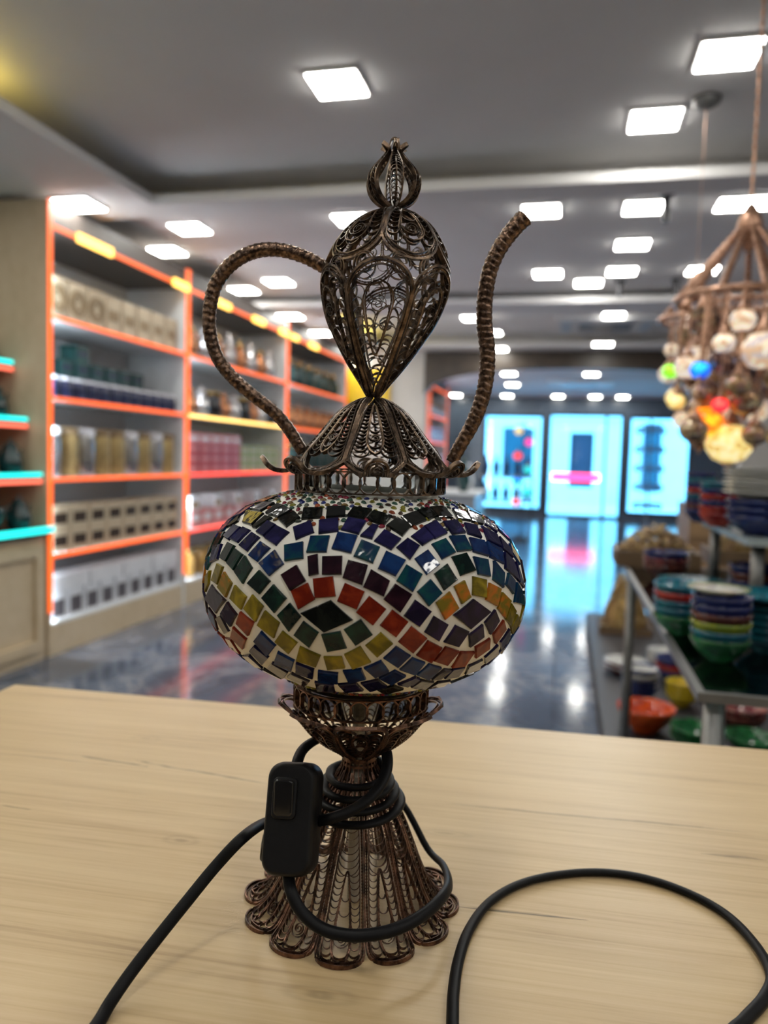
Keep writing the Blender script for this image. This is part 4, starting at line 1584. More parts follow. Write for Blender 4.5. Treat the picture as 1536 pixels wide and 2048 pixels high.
def cabinet(y0, y1, label, lead=False, x0=SX, xb=BACK, blocks_=(), led='led_orange', leds=None):
    root = empty('display_cabinet', (0, 0, 0), 0, label, 'display cabinet', None)
    s = 1 if x0 > xb else -1
    b = MB().span((xb, y0, 0), (x0, y0 + 0.03, CTOP + 0.145))
    b.build('side_panel', M['beige_wood'], root)
    MB().span((xb, y1 - 0.03, 0), (x0, y1, CTOP + 0.145)).build('side_panel', M['shelf_white'], root)
    MB().span((xb, y0 + 0.03, 0.19), (xb + s * 0.02, y1 - 0.03, CTOP)).build('back_panel', M['shelf_white'], root)
    MB().span((xb, y0 + 0.03, 0), (x0 + s * 0.0, y1 - 0.03, 0.17)).build('plinth', M['beige_wood'], root)
    cn = MB().span((xb, y0 + 0.03, CTOP), (x0 - s * 0.005, y1 - 0.03, CTOP + 0.145)).build('canopy', cmat('canopy_taupe', (0.06, 0.05, 0.045), 0.5), root)
    for i, z in enumerate(SHELF):
        MB().span((xb + s * 0.02, y0 + 0.03, z - 0.02), (x0 - s * 0.003, y1 - 0.03, z)).build('shelf', M['shelf_white'], root)
    k = 0
    for i, z in enumerate(SHELF[1:] + [CTOP + 0.02]):
        m = (leds or {}).get(i, led)
        MB().span((x0 - s * 0.003, y0 + 0.03, z - 0.023), (x0 + s * 0.006, y1 - 0.03, z - 0.001)).build('led_strip', M[m], root)
    for yy in ((y0, y0 + 0.03), (y1 - 0.03, y1)):
        MB().span((x0, yy[0], 0.25), (x0 + s * 0.008, yy[1], CTOP + 0.145)).build('led_strip', M[led], root)
    for z0_, z1_ in zip(SHELF, SHELF[1:] + [CTOP]):       # white strips inside the near upright, facing into each bay
        MB().span((x0 - s * 0.03, y0 + 0.03, z0_ + 0.01), (x0 - s * 0.01, y0 + 0.036, z1_ - 0.03)).build('shelf_light', M['led_white'], root)
    for px, w in blocks_:  # warm emissive blocks along the canopy's front edge
        yy = yat(px)
        MB().box((x0 + s * 0.018, min(max(yy, y0 + w / 2), y1 - w / 2), CTOP + 0.005), (0.02, w, 0.05)).build('canopy_block', M['canopy_glow'], root)
    return root


B1 = (yat(96), yat(372))
B2 = (B1[1], yat(571))
B3 = (B2[1], yat(690))
NEAR, MID, FAR = 'nearest lit cabinet', 'middle lit cabinet', 'farthest lit cabinet'
cabinet(B1[0], B1[1], 'orange-lit display cabinet nearest the counter, holding boxes and jars', blocks_=((185, 0.34), (355, 0.22)))
cabinet(B2[0], B2[1], 'orange-lit display cabinet in the middle, holding copper pots and red and green cartons',
        blocks_=((440, 0.24), (510, 0.26), (560, 0.22)), leds={2: 'led_yellow', 0: 'led_red', 1: 'led_red'})
cabinet(B3[0], B3[1], 'orange-lit display cabinet farthest along the left wall, holding dark teapots', blocks_=((582, 0.2), (620, 0.3)))
SHN = ['lowest shelf', 'second shelf', 'middle shelf', 'fourth shelf', 'top shelf']


def series(make, ys, zs, xs, noun, place, group, cat, start=0):
    """Copies of one product along a shelf, each told apart by its place in the row."""
    first = None
    for i, y in enumerate(ys):
        z = zs[i] if isinstance(zs, list) else zs
        x = xs[i] if isinstance(xs, list) else xs
        if first is None:
            o = first = make()
        else:
            o = copy_tree(first)
        o.location = (x, y, z)
        tag(o, '%s, %s from left %s' % (noun, ORD[min(i + start, 19)], place), cat, group)
    return first


def lin(a, b, n):
    return [a + (b - a) * (i + 0.5) / n for i in range(n)]


def carton(name, size, m, band=None, band_name='label_band', hz=None):
    def f():
        root = empty(name)
        w, d, h = size          # w along the shelf (y), d deep (x)
        MB().box((0, 0, h / 2), (d, w, h)).build('box', m, root)
        if band:
            hz_ = hz or (0.3, 0.7)
            MB().box((d / 2 + 0.001, 0, h * (hz_[0] + hz_[1]) / 2), (0.002, w * 0.72, h * (hz_[1] - hz_[0]))).build(band_name, band, root)
        MB().box((0, 0, h + 0.004), (d * 1.0, w * 1.0, 0.008)).build('lid', m, root)
        return root
    return f


def medallion_box(size, m, m2):
    def f():
        root = empty('gift_box')
        w, d, h = size
        MB().box((0, 0, h / 2), (d, w, h)).build('box', m, root)
        b = MB()
        for R in (0.42, 0.25):
            pts = [(d / 2 + 0.002, R * w * math.cos(a), h / 2 + R * w * math.sin(a)) for a in [2 * PI * k / 24 for k in range(24)]]
            b.ribbon(pts, [(1, 0, 0)] * 24, 0.018, 0.004, 0, True)
        b.build('round_motif', m2, root)
        MB().box((0, 0, h + 0.004), (d, w, 0.008)).build('lid', m2, root)
        return root
    return f


def jar(name, r, h, m, lid, neck=0.8):
    def f():
        root = empty(name)
        MB().lathe([(r * 0.9, 0), (r, h * 0.06), (r, h * 0.7), (r * neck, h * 0.8), (r * neck, h * 0.84)], 14).build('jar', m, root, True)
        MB().lathe([(r * neck * 1.06, h * 0.84), (r * neck * 1.06, h * 0.97), (r * neck * 0.6, h)], 14).build('lid', lid, root)
        return root
    return f


def pot(name, r, h, m, spout=True, m2=None):
    def f():
        root = empty(name)
        MB().lathe([(r * 0.62, 0), (r * 0.95, h * 0.16), (r, h * 0.34), (r * 0.78, h * 0.58), (r * 0.52, h * 0.68), (r * 0.58, h * 0.74)], 16).build('body', m, root, True)
        MB().lathe([(r * 0.6, h * 0.74), (r * 0.42, h * 0.85), (r * 0.1, h * 0.9), (r * 0.13, h * 0.96), (0.0, h)], 14).build('lid', m2 or m, root, True)
        MB().tube([(0, -r * 0.6, h * 0.70), (0, -r * 1.25, h * 0.72), (0, -r * 1.5, h * 0.5), (0, -r * 0.9, h * 0.25)], r * 0.09, 6).build('handle', m, root, True)
        if spout:
            MB().tube([(0, r * 0.85, h * 0.3), (0, r * 1.2, h * 0.45), (0, r * 1.35, h * 0.72)], [r * 0.16, r * 0.11, r * 0.08], 6).build('spout', m, root, True)
        return root
    return f


def bowl_(name, r, h, mo, mi_, foot=True):
    def f():
        root = empty(name)
        MB().lathe([(r * 0.45, 0), (r * 0.47, h * 0.1), (r * 0.8, h * 0.45), (r * 0.97, h * 0.85), (r, h), (r * 0.96, h), (r * 0.92, h * 0.85), (r * 0.75, h * 0.5), (r * 0.4, h * 0.16), (0, h * 0.13)], 28).build('bowl', mo, root, True)
        MB().lathe([(r * 0.4, h * 0.163), (r * 0.75, h * 0.503), (r * 0.925, h * 0.86)], 28, cap=False).build('glazed_inside', mi_, root, True)
        return root
    return f


def plate_(name, r, h, m, rim):
    def f():
        root = empty(name)
        MB().lathe([(r * 0.5, 0), (r * 0.55, h * 0.2), (r, h * 0.9), (r, h), (r * 0.6, h * 0.4), (0, h * 0.35)], 28).build('plate', m, root, True)
        MB().lathe([(r * 1.002, h * 0.9), (r * 1.01, h), (r * 0.9, h * 0.87)], 28, cap=False).build('rim', rim, root, True)
        return root
    return f


cream = cmat('cream_card', (0.50, 0.42, 0.30), 0.5, var=0.2, scale=25)
cream2 = cmat('cream_motif', (0.24, 0.17, 0.09), 0.4)
gold = cmat('gold_card', (0.46, 0.34, 0.15), 0.35, metal=0.4, var=0.25, scale=25)
navy = cmat('navy_card', (0.018, 0.025, 0.075), 0.3, var=0.3, scale=25)
tealc = cmat('teal_card', (0.015, 0.075, 0.075), 0.3, var=0.3, scale=25)
white = cmat('white_card', (0.72, 0.74, 0.78), 0.45, var=0.05, scale=20)
beige = cmat('beige_card', (0.52, 0.43, 0.30), 0.5, var=0.12, scale=25)
darkw = cmat('dark_window', (0.05, 0.035, 0.025), 0.2)
redc = cmat('red_card', (0.42, 0.045, 0.04), 0.4, var=0.15)
greenc = cmat('green_card', (0.26, 0.30, 0.07), 0.4, var=0.15)
pinkc = cmat('pink_card', (0.55, 0.20, 0.19), 0.4, var=0.15)
dkteal = cmat('dark_teal_glaze', (0.010, 0.040, 0.042), 0.15, var=0.3)
silver = cmat('silver', (0.55, 0.55, 0.56), 0.22, metal=0.9, var=0.2)
amber = cmat('amber_glass', (0.30, 0.17, 0.05), 0.15, var=0.3)
E = 0.0005
d = 0.14
xf = SX - 0.10
# cabinet 1
y0, y1 = B1[0] + 0.05, B1[1] - 0.07
ys = lin(y0, y1, 8)
series(medallion_box((0.165, 0.12, 0.225), cream, cream2), ys[:3], SHELF[4] + E, xf, 'cream gift box with round motif', 'on %s of %s' % (SHN[4], NEAR), 'medallion gift boxes', 'box')
series(carton('gift_box', (0.160, 0.12, 0.215), cream, cream2, 'label_band', (0.35, 0.65)), ys[3:], SHELF[4] + E, xf, 'plain cream gift box', 'on %s of %s' % (SHN[4], NEAR), 'plain cream gift boxes', 'box', 3)
ys = lin(y0, y1, 12)
series(jar('striped_jar', 0.055, 0.125, navy, white, 0.9), ys, SHELF[3] + E, xf + 0.02, 'navy jar with pale lid', 'in front row, %s, %s' % (SHN[3], NEAR), 'navy jars in front', 'jar')
ys2 = lin(y0, y1, 9)
series(carton('dark_box', (0.135, 0.13, 0.15), navy, white, 'label_band', (0.45, 0.6)), ys2, SHELF[3] + E, xf - 0.17, 'navy box behind the jars', 'on %s of %s' % (SHN[3], NEAR), 'navy boxes behind the jars', 'box')
series(carton('dark_box', (0.13, 0.12, 0.085), tealc, navy, 'label_band', (0.4, 0.7)), ys2[:8], SHELF[3] + 0.160, xf - 0.17, 'low teal box on the navy boxes', 'of %s' % NEAR, 'teal boxes stacked on navy boxes', 'box')
for (i, m_, nm) in ((3, tealc, 'teal'),):
    o = carton('dark_box', (0.13, 0.12, 0.095), m_, navy, 'label_band', (0.4, 0.7))()
    o.location = (xf - 0.17, ys2[i], SHELF[3] + 0.2545)
    tag(o, 'topmost teal box of the stacked dark boxes in the nearest orange-lit cabinet', 'box', 'teal boxes stacked on navy boxes')
ys = lin(y0, y1, 9)
for k, (lst, m_, l_, noun, g) in enumerate((([0, 2, 5, 7], silver, white, 'tall pale jar', 'tall pale jars'), ([1, 3, 4, 6, 8], gold, cream2, 'tall gold jar', 'tall gold jars'))):
    series(jar('tall_jar', 0.072, 0.29, m_, l_, 0.95), [ys[i] for i in lst], SHELF[2] + E, xf, noun, 'of its colour, %s, %s' % (SHN[2], NEAR), g, 'jar')
ys = lin(y0, y1, 8)
for k, w_ in ((0, 'bottom'), (1, 'upper')):
    series(carton('window_box', (0.172, 0.15, 0.122), beige, darkw, 'window_panel', (0.25, 0.75)), ys, SHELF[1] + E + k * 0.1305, xf, 'beige box with dark window', 'in %s row, %s, %s' % (w_, SHN[1], NEAR), 'beige window boxes', 'box')
ys = lin(y0, y1, 9)
series(carton('pattern_box', (0.145, 0.14, 0.15), white, cmat('grey_motif', (0.10, 0.09, 0.10), 0.3), 'motif_panel', (0.1, 0.75)), ys, SHELF[0] + E, xf, 'white box with dark motif', 'on %s of %s' % (SHN[0], NEAR), 'white motif boxes', 'box')
ys = lin(y0, y1, 4)
series(carton('flat_box', (0.35, 0.16, 0.085), white), ys, SHELF[0] + E + 0.1585, xf, 'flat white carton on the motif boxes', 'of %s' % NEAR, 'flat white cartons', 'box')
# cabinet 2
y0, y1 = B2[0] + 0.12, B2[1] - 0.14
ys = lin(y0, y1, 8)
series(pot('coffee_pot', 0.07, 0.27, M['copper_pot'], True, M['brass']), ys[::2], SHELF[4] + E, xf, 'copper coffee pot', 'on %s of %s' % (SHN[4], MID), 'copper coffee pots', 'coffee pot')
series(pot('coffee_pot', 0.07, 0.30, silver, True), ys[1::2], SHELF[4] + E, xf, 'silver coffee pot', 'on %s of %s' % (SHN[4], MID), 'silver coffee pots', 'coffee pot')
ys = lin(y0, y1, 9)
series(pot('samovar_pot', 0.072, 0.24, M['copper_pot'], False), ys[0::3] , SHELF[3] + E, xf, 'squat copper pot', 'on %s of %s' % (SHN[3], MID), 'squat copper pots', 'pot')
series(pot('samovar_pot', 0.072, 0.25, silver, False), ys[1::3], SHELF[3] + E, xf, 'squat silver pot', 'on %s of %s' % (SHN[3], MID), 'squat silver pots', 'pot')
series(jar('dark_jar', 0.075, 0.22, cmat('black_glaze', (0.012, 0.012, 0.016), 0.15), M['brass']), ys[2::3], SHELF[3] + E, xf, 'black jar with brass lid', 'on %s of %s' % (SHN[3], MID), 'black jars', 'jar')
yr, yg = lin(y0 - 0.05, (y0 + y1) / 2, 5), lin((y0 + y1) / 2, y1 + 0.05, 5)
LV = ['bottom', 'second', 'third', 'top']
for k in range(4):
    z = SHELF[2] + E + k * 0.0785
    if k < 3:
        series(carton('red_carton', (0.185, 0.16, 0.07), redc, pinkc, 'label_band', (0.3, 0.7)), yr, z, xf, 'red carton', 'in %s layer, %s, %s' % (LV[k], SHN[2], MID), 'red cartons', 'carton')
        series(carton('green_carton', (0.185, 0.16, 0.07), greenc, beige, 'label_band', (0.3, 0.7)), yg, z, xf, 'green carton', 'in %s layer, %s, %s' % (LV[k], SHN[2], MID), 'green cartons', 'carton')
    else:
        series(carton('pale_carton', (0.185, 0.16, 0.07), pinkc, white, 'label_band', (0.3, 0.7)), yr, z, xf, 'pink carton', 'on top of the red cartons, %s' % MID, 'pink cartons', 'carton')
ys = lin(y0, y1, 9)
series(carton('pink_box', (0.17, 0.15, 0.13), pinkc, white, 'label_band', (0.4, 0.8)), ys, SHELF[1] + E, xf, 'pink and white box', 'on %s of %s' % (SHN[1], MID), 'pink boxes', 'box')
series(carton('white_box', (0.16, 0.14, 0.10), white, amber, 'label_band', (0.2, 0.6)), ys[::2], SHELF[1] + E + 0.1385, xf, 'white box on the pink boxes', 'of %s' % MID, 'white boxes on pink boxes', 'box')
series(jar('amber_jar', 0.07, 0.22, amber, M['brass']), ys, SHELF[0] + E, xf, 'amber jar with brass lid', 'on %s of %s' % (SHN[0], MID), 'amber jars', 'jar')
# cabinet 3
y0, y1 = B3[0] + 0.15, B3[1] - 0.17
ys = lin(y0, y1, 6)
series(pot('teapot', 0.09, 0.30, dkteal, True, M['brass']), ys, SHELF[4] + E, xf, 'dark teal teapot', 'on %s of %s' % (SHN[4], FAR), 'dark teal teapots', 'teapot')
series(pot('copper_jug', 0.09, 0.27, M['copper_pot'], True), ys, SHELF[3] + E, xf, 'copper jug', 'on %s of %s' % (SHN[3], FAR), 'copper jugs', 'jug')
series(jar('dark_jar', 0.09, 0.28, dkteal, M['brass']), ys, SHELF[2] + E, xf, 'dark teal jar', 'on %s of %s' % (SHN[2], FAR), 'dark teal jars', 'jar')
# yellow sign board on the wall beside the arch
ya_, yb_ = on_y(694, 775, AY), on_y(782, 775, AY)
yb = empty('sign_board', ((ya_.x + yb_.x) / 2, AY - 0.07, 0), 0, 'yellow board on the wall between the last orange-lit cabinet and the arch', 'board')
MB().box((0, 0.045, 2.09), (yb_.x - ya_.x, 0.05, 0.48)).build('board', M['yellow'], yb)
MB().box((0, 0.010, 2.09), (yb_.x - ya_.x - 0.06, 0.02, 0.42)).build('face', cmat('bright_yellow', (0.80, 0.55, 0.02), 0.4), yb)

# ------------------------------------------------------------------ stepped, teal-lit display at the left edge
sy1 = B1[0] - 0.02
sy0 = sy1 - 1.25
step = empty('stepped_display', (0, 0, 0), 0, 'stepped beige display counter with teal light strips at the left edge', 'display counter')
MB().span((-3.28, sy0, 0), (-2.78, sy1, 0.70)).build('base_cabinet', M['beige_wood'], step)
for k in range(2):
    a, b2 = sy0 + 0.02 + k * 0.62, sy0 + 0.60 + k * 0.62
    dr = MB()
    for aa, bb, za, zb in ((a, b2, 0.06, 0.12), (a, b2, 0.58, 0.64), (a, a + 0.06, 0.12, 0.58), (b2 - 0.06, b2, 0.12, 0.58)):
        dr.span((-2.78, aa, za), (-2.755, bb, zb))
    dr = dr.build('door', M['beige_wood'], step)
    MB().span((-2.778, a + 0.06, 0.12), (-2.765, b2 - 0.06, 0.58)).build('lattice_panel', patterned('cane_panel', (0.42, 0.34, 0.24), [(0.52, 0.44, 0.33), (0.34, 0.27, 0.18)], 90, 0.6), dr)
    MB().lathe([(0.006, 0), (0.006, 0.02), (0.014, 0.024), (0.012, 0.034), (0, 0.036)], 10).build('knob', M['brass'], dr, True)
    dr.children[-1].location = (-2.752, b2 - 0.03, 0.61)
    dr.children[-1].rotation_euler = (0, PI / 2, 0)
MB().span((-3.28, sy0, 0.70), (-2.73, sy1, 0.72)).build('glass_top', cmat('dark_glass_top', (0.02, 0.03, 0.035), 0.08), step)
MB().span((-2.728, sy0, 0.715), (-2.716, sy1, 0.745)).build('light_strip', M['led_cyan'], step)
tiers = ((-2.80, 1.03), (-2.89, 1.33), (-2.98, 1.64))
for tx, tz in tiers:
    MB().span((-3.28, sy0, tz - 0.03), (tx, sy1, tz - 0.01)).build('tier_shelf', cmat('dark_glass_top', (0.02, 0.03, 0.035), 0.08), step)
    MB().span((tx, sy0, tz - 0.012), (tx + 0.008, sy1, tz + 0.006)).build('light_strip', M['led_cyan'], step)
    MB().span((tx, sy0, tz - 0.050), (tx + 0.008, sy1, tz - 0.030)).build('light_strip', M['led_coral'], step)
MB().span((-3.28, sy0, 0.72), (-3.26, sy1, 1.9)).build('back_panel', M['beige_wood'], step)
for sy in (sy0 + 0.01, (sy0 + sy1) / 2, sy1 - 0.01):
    MB().span((-3.26, sy - 0.008, 0.72), (-3.20, sy + 0.008, 1.64)).build('upright', M['grey_metal'], step)
TN = ['glass top', 'first tier up', 'second tier up', 'third tier up']
for k, (tx, tz) in enumerate(((-2.76, 0.745), (-2.81, 1.03), (-2.90, 1.33), (-2.99, 1.64))):
    ys = lin(sy1 - 0.88, sy1 - 0.02, 4)
    zz = (0.72 if k == 0 else tz - 0.01) + E
    series(bowl_('glazed_bowl', 0.08, 0.10 if k else 0.14, dkteal, cmat('pale_teal', (0.12, 0.28, 0.28), 0.15)), ys[::2], zz, tx - 0.09, 'dark teal glazed bowl', 'on %s of stepped display' % TN[k], 'dark teal bowls', 'bowl')
    series(pot('glazed_pot', 0.065, 0.2, dkteal, True), ys[1::2], zz, tx - 0.08, 'dark teal glazed teapot', 'on %s of stepped display' % TN[k], 'dark teal glazed teapots', 'teapot')

# ------------------------------------------------------------------ glass shelf units with ceramics, right
UX0, UX1 = 0.205, 1.55
UY0, UY1, UYB = 1.18, 2.66, 5.7
MIDZ, UPZ, LOWZ = 0.85, 1.035, 0.10
unit = empty('glass_shelf_unit', (0, 0, 0), 0, 'long glass and metal shelf unit stacked with colourful ceramics on the right', 'shelf unit')
MB().span((UX0, UY0, 0.0), (UX1, UYB, LOWZ)).build('base_tray', M['dark_metal'], unit)
f = MB()
for a, b in (((UX0, UY0), (UX1, UY0 + 0.012)), ((UX0, UY1 - 0.012), (UX1, UY1)), ((UX0, UY0 + 0.012), (UX0 + 0.012, UY1 - 0.012)), ((UX1 - 0.012, UY0 + 0.012), (UX1, UY1 - 0.012))):
    f.span((a[0], a[1], MIDZ - 0.014), (b[0], b[1], MIDZ))
f.build('shelf_frame', M['grey_metal'], unit)
MB().span((UX0 + 0.012, UY0 + 0.012, MIDZ - 0.012), (UX1 - 0.012, UY1 - 0.012, MIDZ)).build('glass_shelf', M['shelf_glass'], unit)
for x in (UX0 + 0.03, (UX0 + UX1) / 2, UX1 - 0.03):
    for y in (UY0 + 0.03, UY1 - 0.03):
        MB().lathe([(0.016, LOWZ), (0.016, MIDZ - 0.0145)], 12, c=(x, y, 0)).build('post', M['grey_metal'], unit, True)
ux0, uya, uyb = 0.37, 1.68, 2.22
MB().span((ux0, uya, UPZ - 0.014), (UX1, uyb, UPZ)).build('upper_shelf', cmat('frosted_shelf', (0.30, 0.36, 0.38), 0.10), unit)
for x, y in ((ux0 + 0.03, uya + 0.04), (ux0 + 0.03, uyb - 0.04), (ux0 + 0.17, uya + 0.30), (ux0 + 0.6, uya + 0.05), (ux0 + 0.6, uyb - 0.1)):
    MB().lathe([(0.014, MIDZ), (0.014, UPZ - 0.0145)], 12, c=(x, y, 0)).build('post', M['grey_metal'], unit, True)

GL = {
    'navy': patterned('navy_glaze', (0.010, 0.018, 0.10), [(0.02, 0.04, 0.16), (0.008, 0.012, 0.06), (0.012, 0.02, 0.10)], 60, 0.15),
    'teal': patterned('teal_glaze', (0.010, 0.11, 0.15), [(0.015, 0.16, 0.20), (0.01, 0.08, 0.13)], 60, 0.15),
    'lime': patterned('lime_glaze', (0.22, 0.26, 0.02), [(0.30, 0.33, 0.03), (0.14, 0.20, 0.02)], 60, 0.15),
    'red': patterned('red_glaze', (0.34, 0.025, 0.015), [(0.45, 0.04, 0.02), (0.25, 0.015, 0.015)], 60, 0.15),
    'orange': patterned('orange_glaze', (0.58, 0.075, 0.012), [(0.66, 0.10, 0.015), (0.48, 0.06, 0.01)], 40, 0.15),
    'yellow': patterned('yellow_glaze', (0.52, 0.38, 0.015), [(0.6, 0.45, 0.02), (0.42, 0.30, 0.015)], 60, 0.15),
    'green': patterned('green_glaze', (0.015, 0.12, 0.035), [(0.02, 0.17, 0.05), (0.012, 0.08, 0.03)], 60, 0.15),
    'white': patterned('white_glaze', (0.50, 0.50, 0.47), [(0.56, 0.56, 0.54), (0.42, 0.42, 0.42)], 60, 0.18),
    'brown': patterned('maroon_glaze', (0.10, 0.025, 0.02), [(0.16, 0.05, 0.03), (0.06, 0.018, 0.02)], 60, 0.18),
    'wine': patterned('wine_glaze', (0.16, 0.03, 0.04), [(0.25, 0.06, 0.06), (0.09, 0.02, 0.03), (0.3, 0.15, 0.12)], 80, 0.18),
}
CB = {}


def bowl_at(kind, x, y, z, r, h, col, inner, label, group):
    key = (kind, r, h, col, inner)
    if key not in CB:
        CB[key] = (bowl_('ceramic_bowl', r, h, GL[col], GL[inner]) if kind == 'bowl' else plate_('ceramic_plate', r, h, GL[col], GL[inner]))()
        o = CB[key]
    else:
        o = copy_tree(CB[key])
    o.location = (x, y, z)
    return tag(o, label, kind, group)


def stack(kind, px, py, z, r, h, gap, cols, where, group, far=None):
    """A pile of nested pieces; the photo point is the foot of the pile."""
    p = on_y(px, 1000, far) if far else on_z(px, py, z)
    n = len(cols)
    for i, (c_, ci) in enumerate(cols):
        pos = 'topmost' if i == n - 1 else ('lowest' if i == 0 else '%s from the bottom' % ORD[i])
        bowl_at(kind, p.x, p.y, z + E + i * gap, r, h, c_, ci, '%s %s, %s in %s' % (c_ if c_ != 'wine' else 'dark red', kind, pos, where), group)
    return p


# on the middle glass shelf
fp = [('green', 'lime'), ('teal', 'teal'), ('lime', 'lime'), ('brown', 'red'), ('navy', 'navy'), ('navy', 'navy')]
pt = stack('bowl', 1437, 1320, MIDZ, 0.050, 0.040, 0.0145, fp, 'the front pile on the glass shelf', 'bowls in the front pile')
bowl_at('plate', pt.x - 0.008, pt.y - 0.005, MIDZ + 5 * 0.0145 + 0.0415, 0.050, 0.012, 'white', 'lime', 'white plate lying on top of the front pile of bowls', None)
bp = stack('bowl', 1535, 1305, MIDZ, 0.056, 0.036, 0.013, [('teal', 'teal')] * 5, 'the teal pile right of the front pile', 'teal bowls at the right')
bowl_at('plate', bp.x, bp.y, MIDZ + 0.089, 0.080, 0.018, 'teal', 'teal', 'wide teal plate on top of the teal pile at the right', None)
stack('bowl', 1358, 1268, MIDZ, 0.052, 0.040, 0.015, [('green', 'green'), ('teal', 'teal'), ('teal', 'teal'), ('red', 'red'), ('teal', 'teal')], 'the pile left of the front pile', 'bowls in the left pile')
stack('plate', 1385, 1196, MIDZ, 0.085, 0.02, 0.0125, [('teal', 'teal'), ('teal', 'teal'), ('teal', 'teal')], 'the flat pile behind the front bowls', 'teal plates lying flat')
stack('bowl', 1506, 1212, MIDZ, 0.060, 0.045, 0.018, [('brown', 'brown'), ('navy', 'navy'), ('brown', 'wine'), ('navy', 'navy')], 'the dark pile under the upper shelf', 'dark bowls under the upper shelf')
stack('bowl', 1330, 1158, MIDZ, 0.065, 0.045, 0.018, [('brown', 'brown'), ('wine', 'wine'), ('navy', 'navy')], 'the pile nearest the gold heaps', 'bowls near the gold heaps')
# on the upper shelf
stack('bowl', 1400, 0, UPZ, 0.038, 0.034, 0.0135, [('navy', 'navy'), ('brown', 'wine'), ('navy', 'navy'), ('teal', 'teal'), ('red', 'red'), ('navy', 'navy'), ('teal', 'navy'), ('navy', 'navy')], 'the left pile on the upper shelf', 'bowls on the upper shelf, left pile', 2.12)
stack('bowl', 1438, 0, UPZ, 0.046, 0.034, 0.0145, [('red', 'red'), ('red', 'orange'), ('navy', 'navy'), ('red', 'red'), ('navy', 'teal'), ('teal', 'teal')], 'the red pile on the upper shelf', 'bowls on the upper shelf, red pile', 2.0)
wp = stack('bowl', 1524, 0, UPZ, 0.074, 0.042, 0.017, [('navy', 'navy'), ('navy', 'lime'), ('navy', 'navy')], 'the navy pile carrying the white plates', 'navy bowls under the plates', 1.80)
for i in range(7):
    bowl_at('plate', wp.x + 0.003 * math.sin(i * 2.1), wp.y + 0.003 * math.cos(i * 1.7), UPZ + 0.0775 + i * 0.0085, 0.080, 0.016, 'white', 'white',
            'white plate, %s from the bottom, in the pile on navy bowls' % ORD[i], 'white plates on the upper shelf')
# on the lower tray
stack('bowl', 1290, 1462, LOWZ, 0.115, 0.105, 0.03, [('orange', 'orange')], 'the lower tray', None)
stack('bowl', 1278, 1398, LOWZ, 0.085, 0.055, 0.024, [('navy', 'navy'), ('navy', 'white'), ('navy', 'navy'), ('white', 'white'), ('navy', 'white')], 'the navy and white pile on the lower tray', 'navy and white bowls')
stack('bowl', 1392, 1500, LOWZ, 0.10, 0.06, 0.03, [('green', 'green'), ('green', 'green')], 'the green pair on the lower tray', 'green bowls')
stack('bowl', 1500, 1505, LOWZ, 0.10, 0.065, 0.03, [('green', 'green')], 'the right of the lower tray', None)
stack('bowl', 1478, 1456, LOWZ, 0.11, 0.07, 0.03, [('brown', 'wine'), ('wine', 'wine')], 'the lower tray pile behind the post', 'dark red bowls')
stack('bowl', 1418, 1398, LOWZ, 0.075, 0.05, 0.03, [('brown', 'brown'), ('orange', 'orange')], 'the lower tray pile left of the dark red bowls', 'orange-topped pile')
stack('bowl', 1362, 1412, LOWZ, 0.07, 0.06, 0.026, [('yellow', 'yellow'), ('yellow', 'yellow'), ('yellow', 'yellow')], 'the yellow pile on the lower tray', 'yellow bowls')
stack('bowl', 1346, 1366, LOWZ, 0.09, 0.07, 0.03, [('navy', 'navy'), ('red', 'red'), ('navy', 'navy')], 'the pile behind the yellow bowls', 'bowls behind the yellow pile')
stack('plate', 1250, 1345, LOWZ, 0.11, 0.03, 0.012, [('brown', 'wine'), ('white', 'white'), ('wine', 'wine'), ('white', 'white')], 'the plate pile left of the lower tray', 'plates at the left of the lower tray')
stack('bowl', 1326, 1338, LOWZ, 0.085, 0.06, 0.022, [('white', 'white'), ('white', 'navy'), ('white', 'white')], 'the white pile on the lower tray', 'white bowls on the lower tray')


# heaps of golden trinkets in trays
def heap(name, px, py, z, rx, ry, h, label, seed):
    q = on_z(px, py, z)
    root = empty(name, (q.x, q.y, z + E), 0, label, 'tray of trinkets')
    b = MB()
    b.span((-rx, -ry, 0), (rx, ry, 0.01))
    for a in ((-rx, -ry, rx, -ry + 0.01), (-rx, ry - 0.01, rx, ry), (-rx, -ry + 0.01, -rx + 0.01, ry - 0.01), (rx - 0.01, -ry + 0.01, rx, ry - 0.01)):
        b.span((a[0], a[1], 0.01), (a[2], a[3], 0.05))
    b.build('tray', cmat('dark_tray', (0.12, 0.075, 0.04), 0.5), root)
    g = MB()
    rr = random.Random(seed)
    for i in range(800):
        a, t = rr.uniform(0, 2 * PI), math.sqrt(rr.random())
        x, y = 0.9 * rx * t * math.cos(a), 0.9 * ry * t * math.sin(a)
        zz = 0.015 + h * max(0.0, 1 - t ** 2) * rr.uniform(0.82, 1.0) + 0.03 * rr.random()
        s = 0.10 * min(rx, ry) * rr.uniform(0.7, 1.2)
        g.lathe([(0, -s * 0.5), (s * 0.5, -s * 0.25), (s * 0.5, s * 0.25), (0, s * 0.5)], 6, i % 3, (x, y, zz + s * 0.3), cap=False)
    g.lathe([(min(rx, ry) * 0.9, 0.011), (min(rx, ry) * 0.7, h * 0.45), (min(rx, ry) * 0.35, h * 0.8), (0, h * 0.92)], 14, 0)
    tag(g.build('trinkets', [cmat('gold_trinket', (0.34, 0.22, 0.075), 0.3, metal=0.5), cmat('brown_trinket', (0.17, 0.095, 0.045), 0.4), cmat('pale_trinket', (0.42, 0.31, 0.15), 0.4, metal=0.3)], root), kind='stuff')
    return root


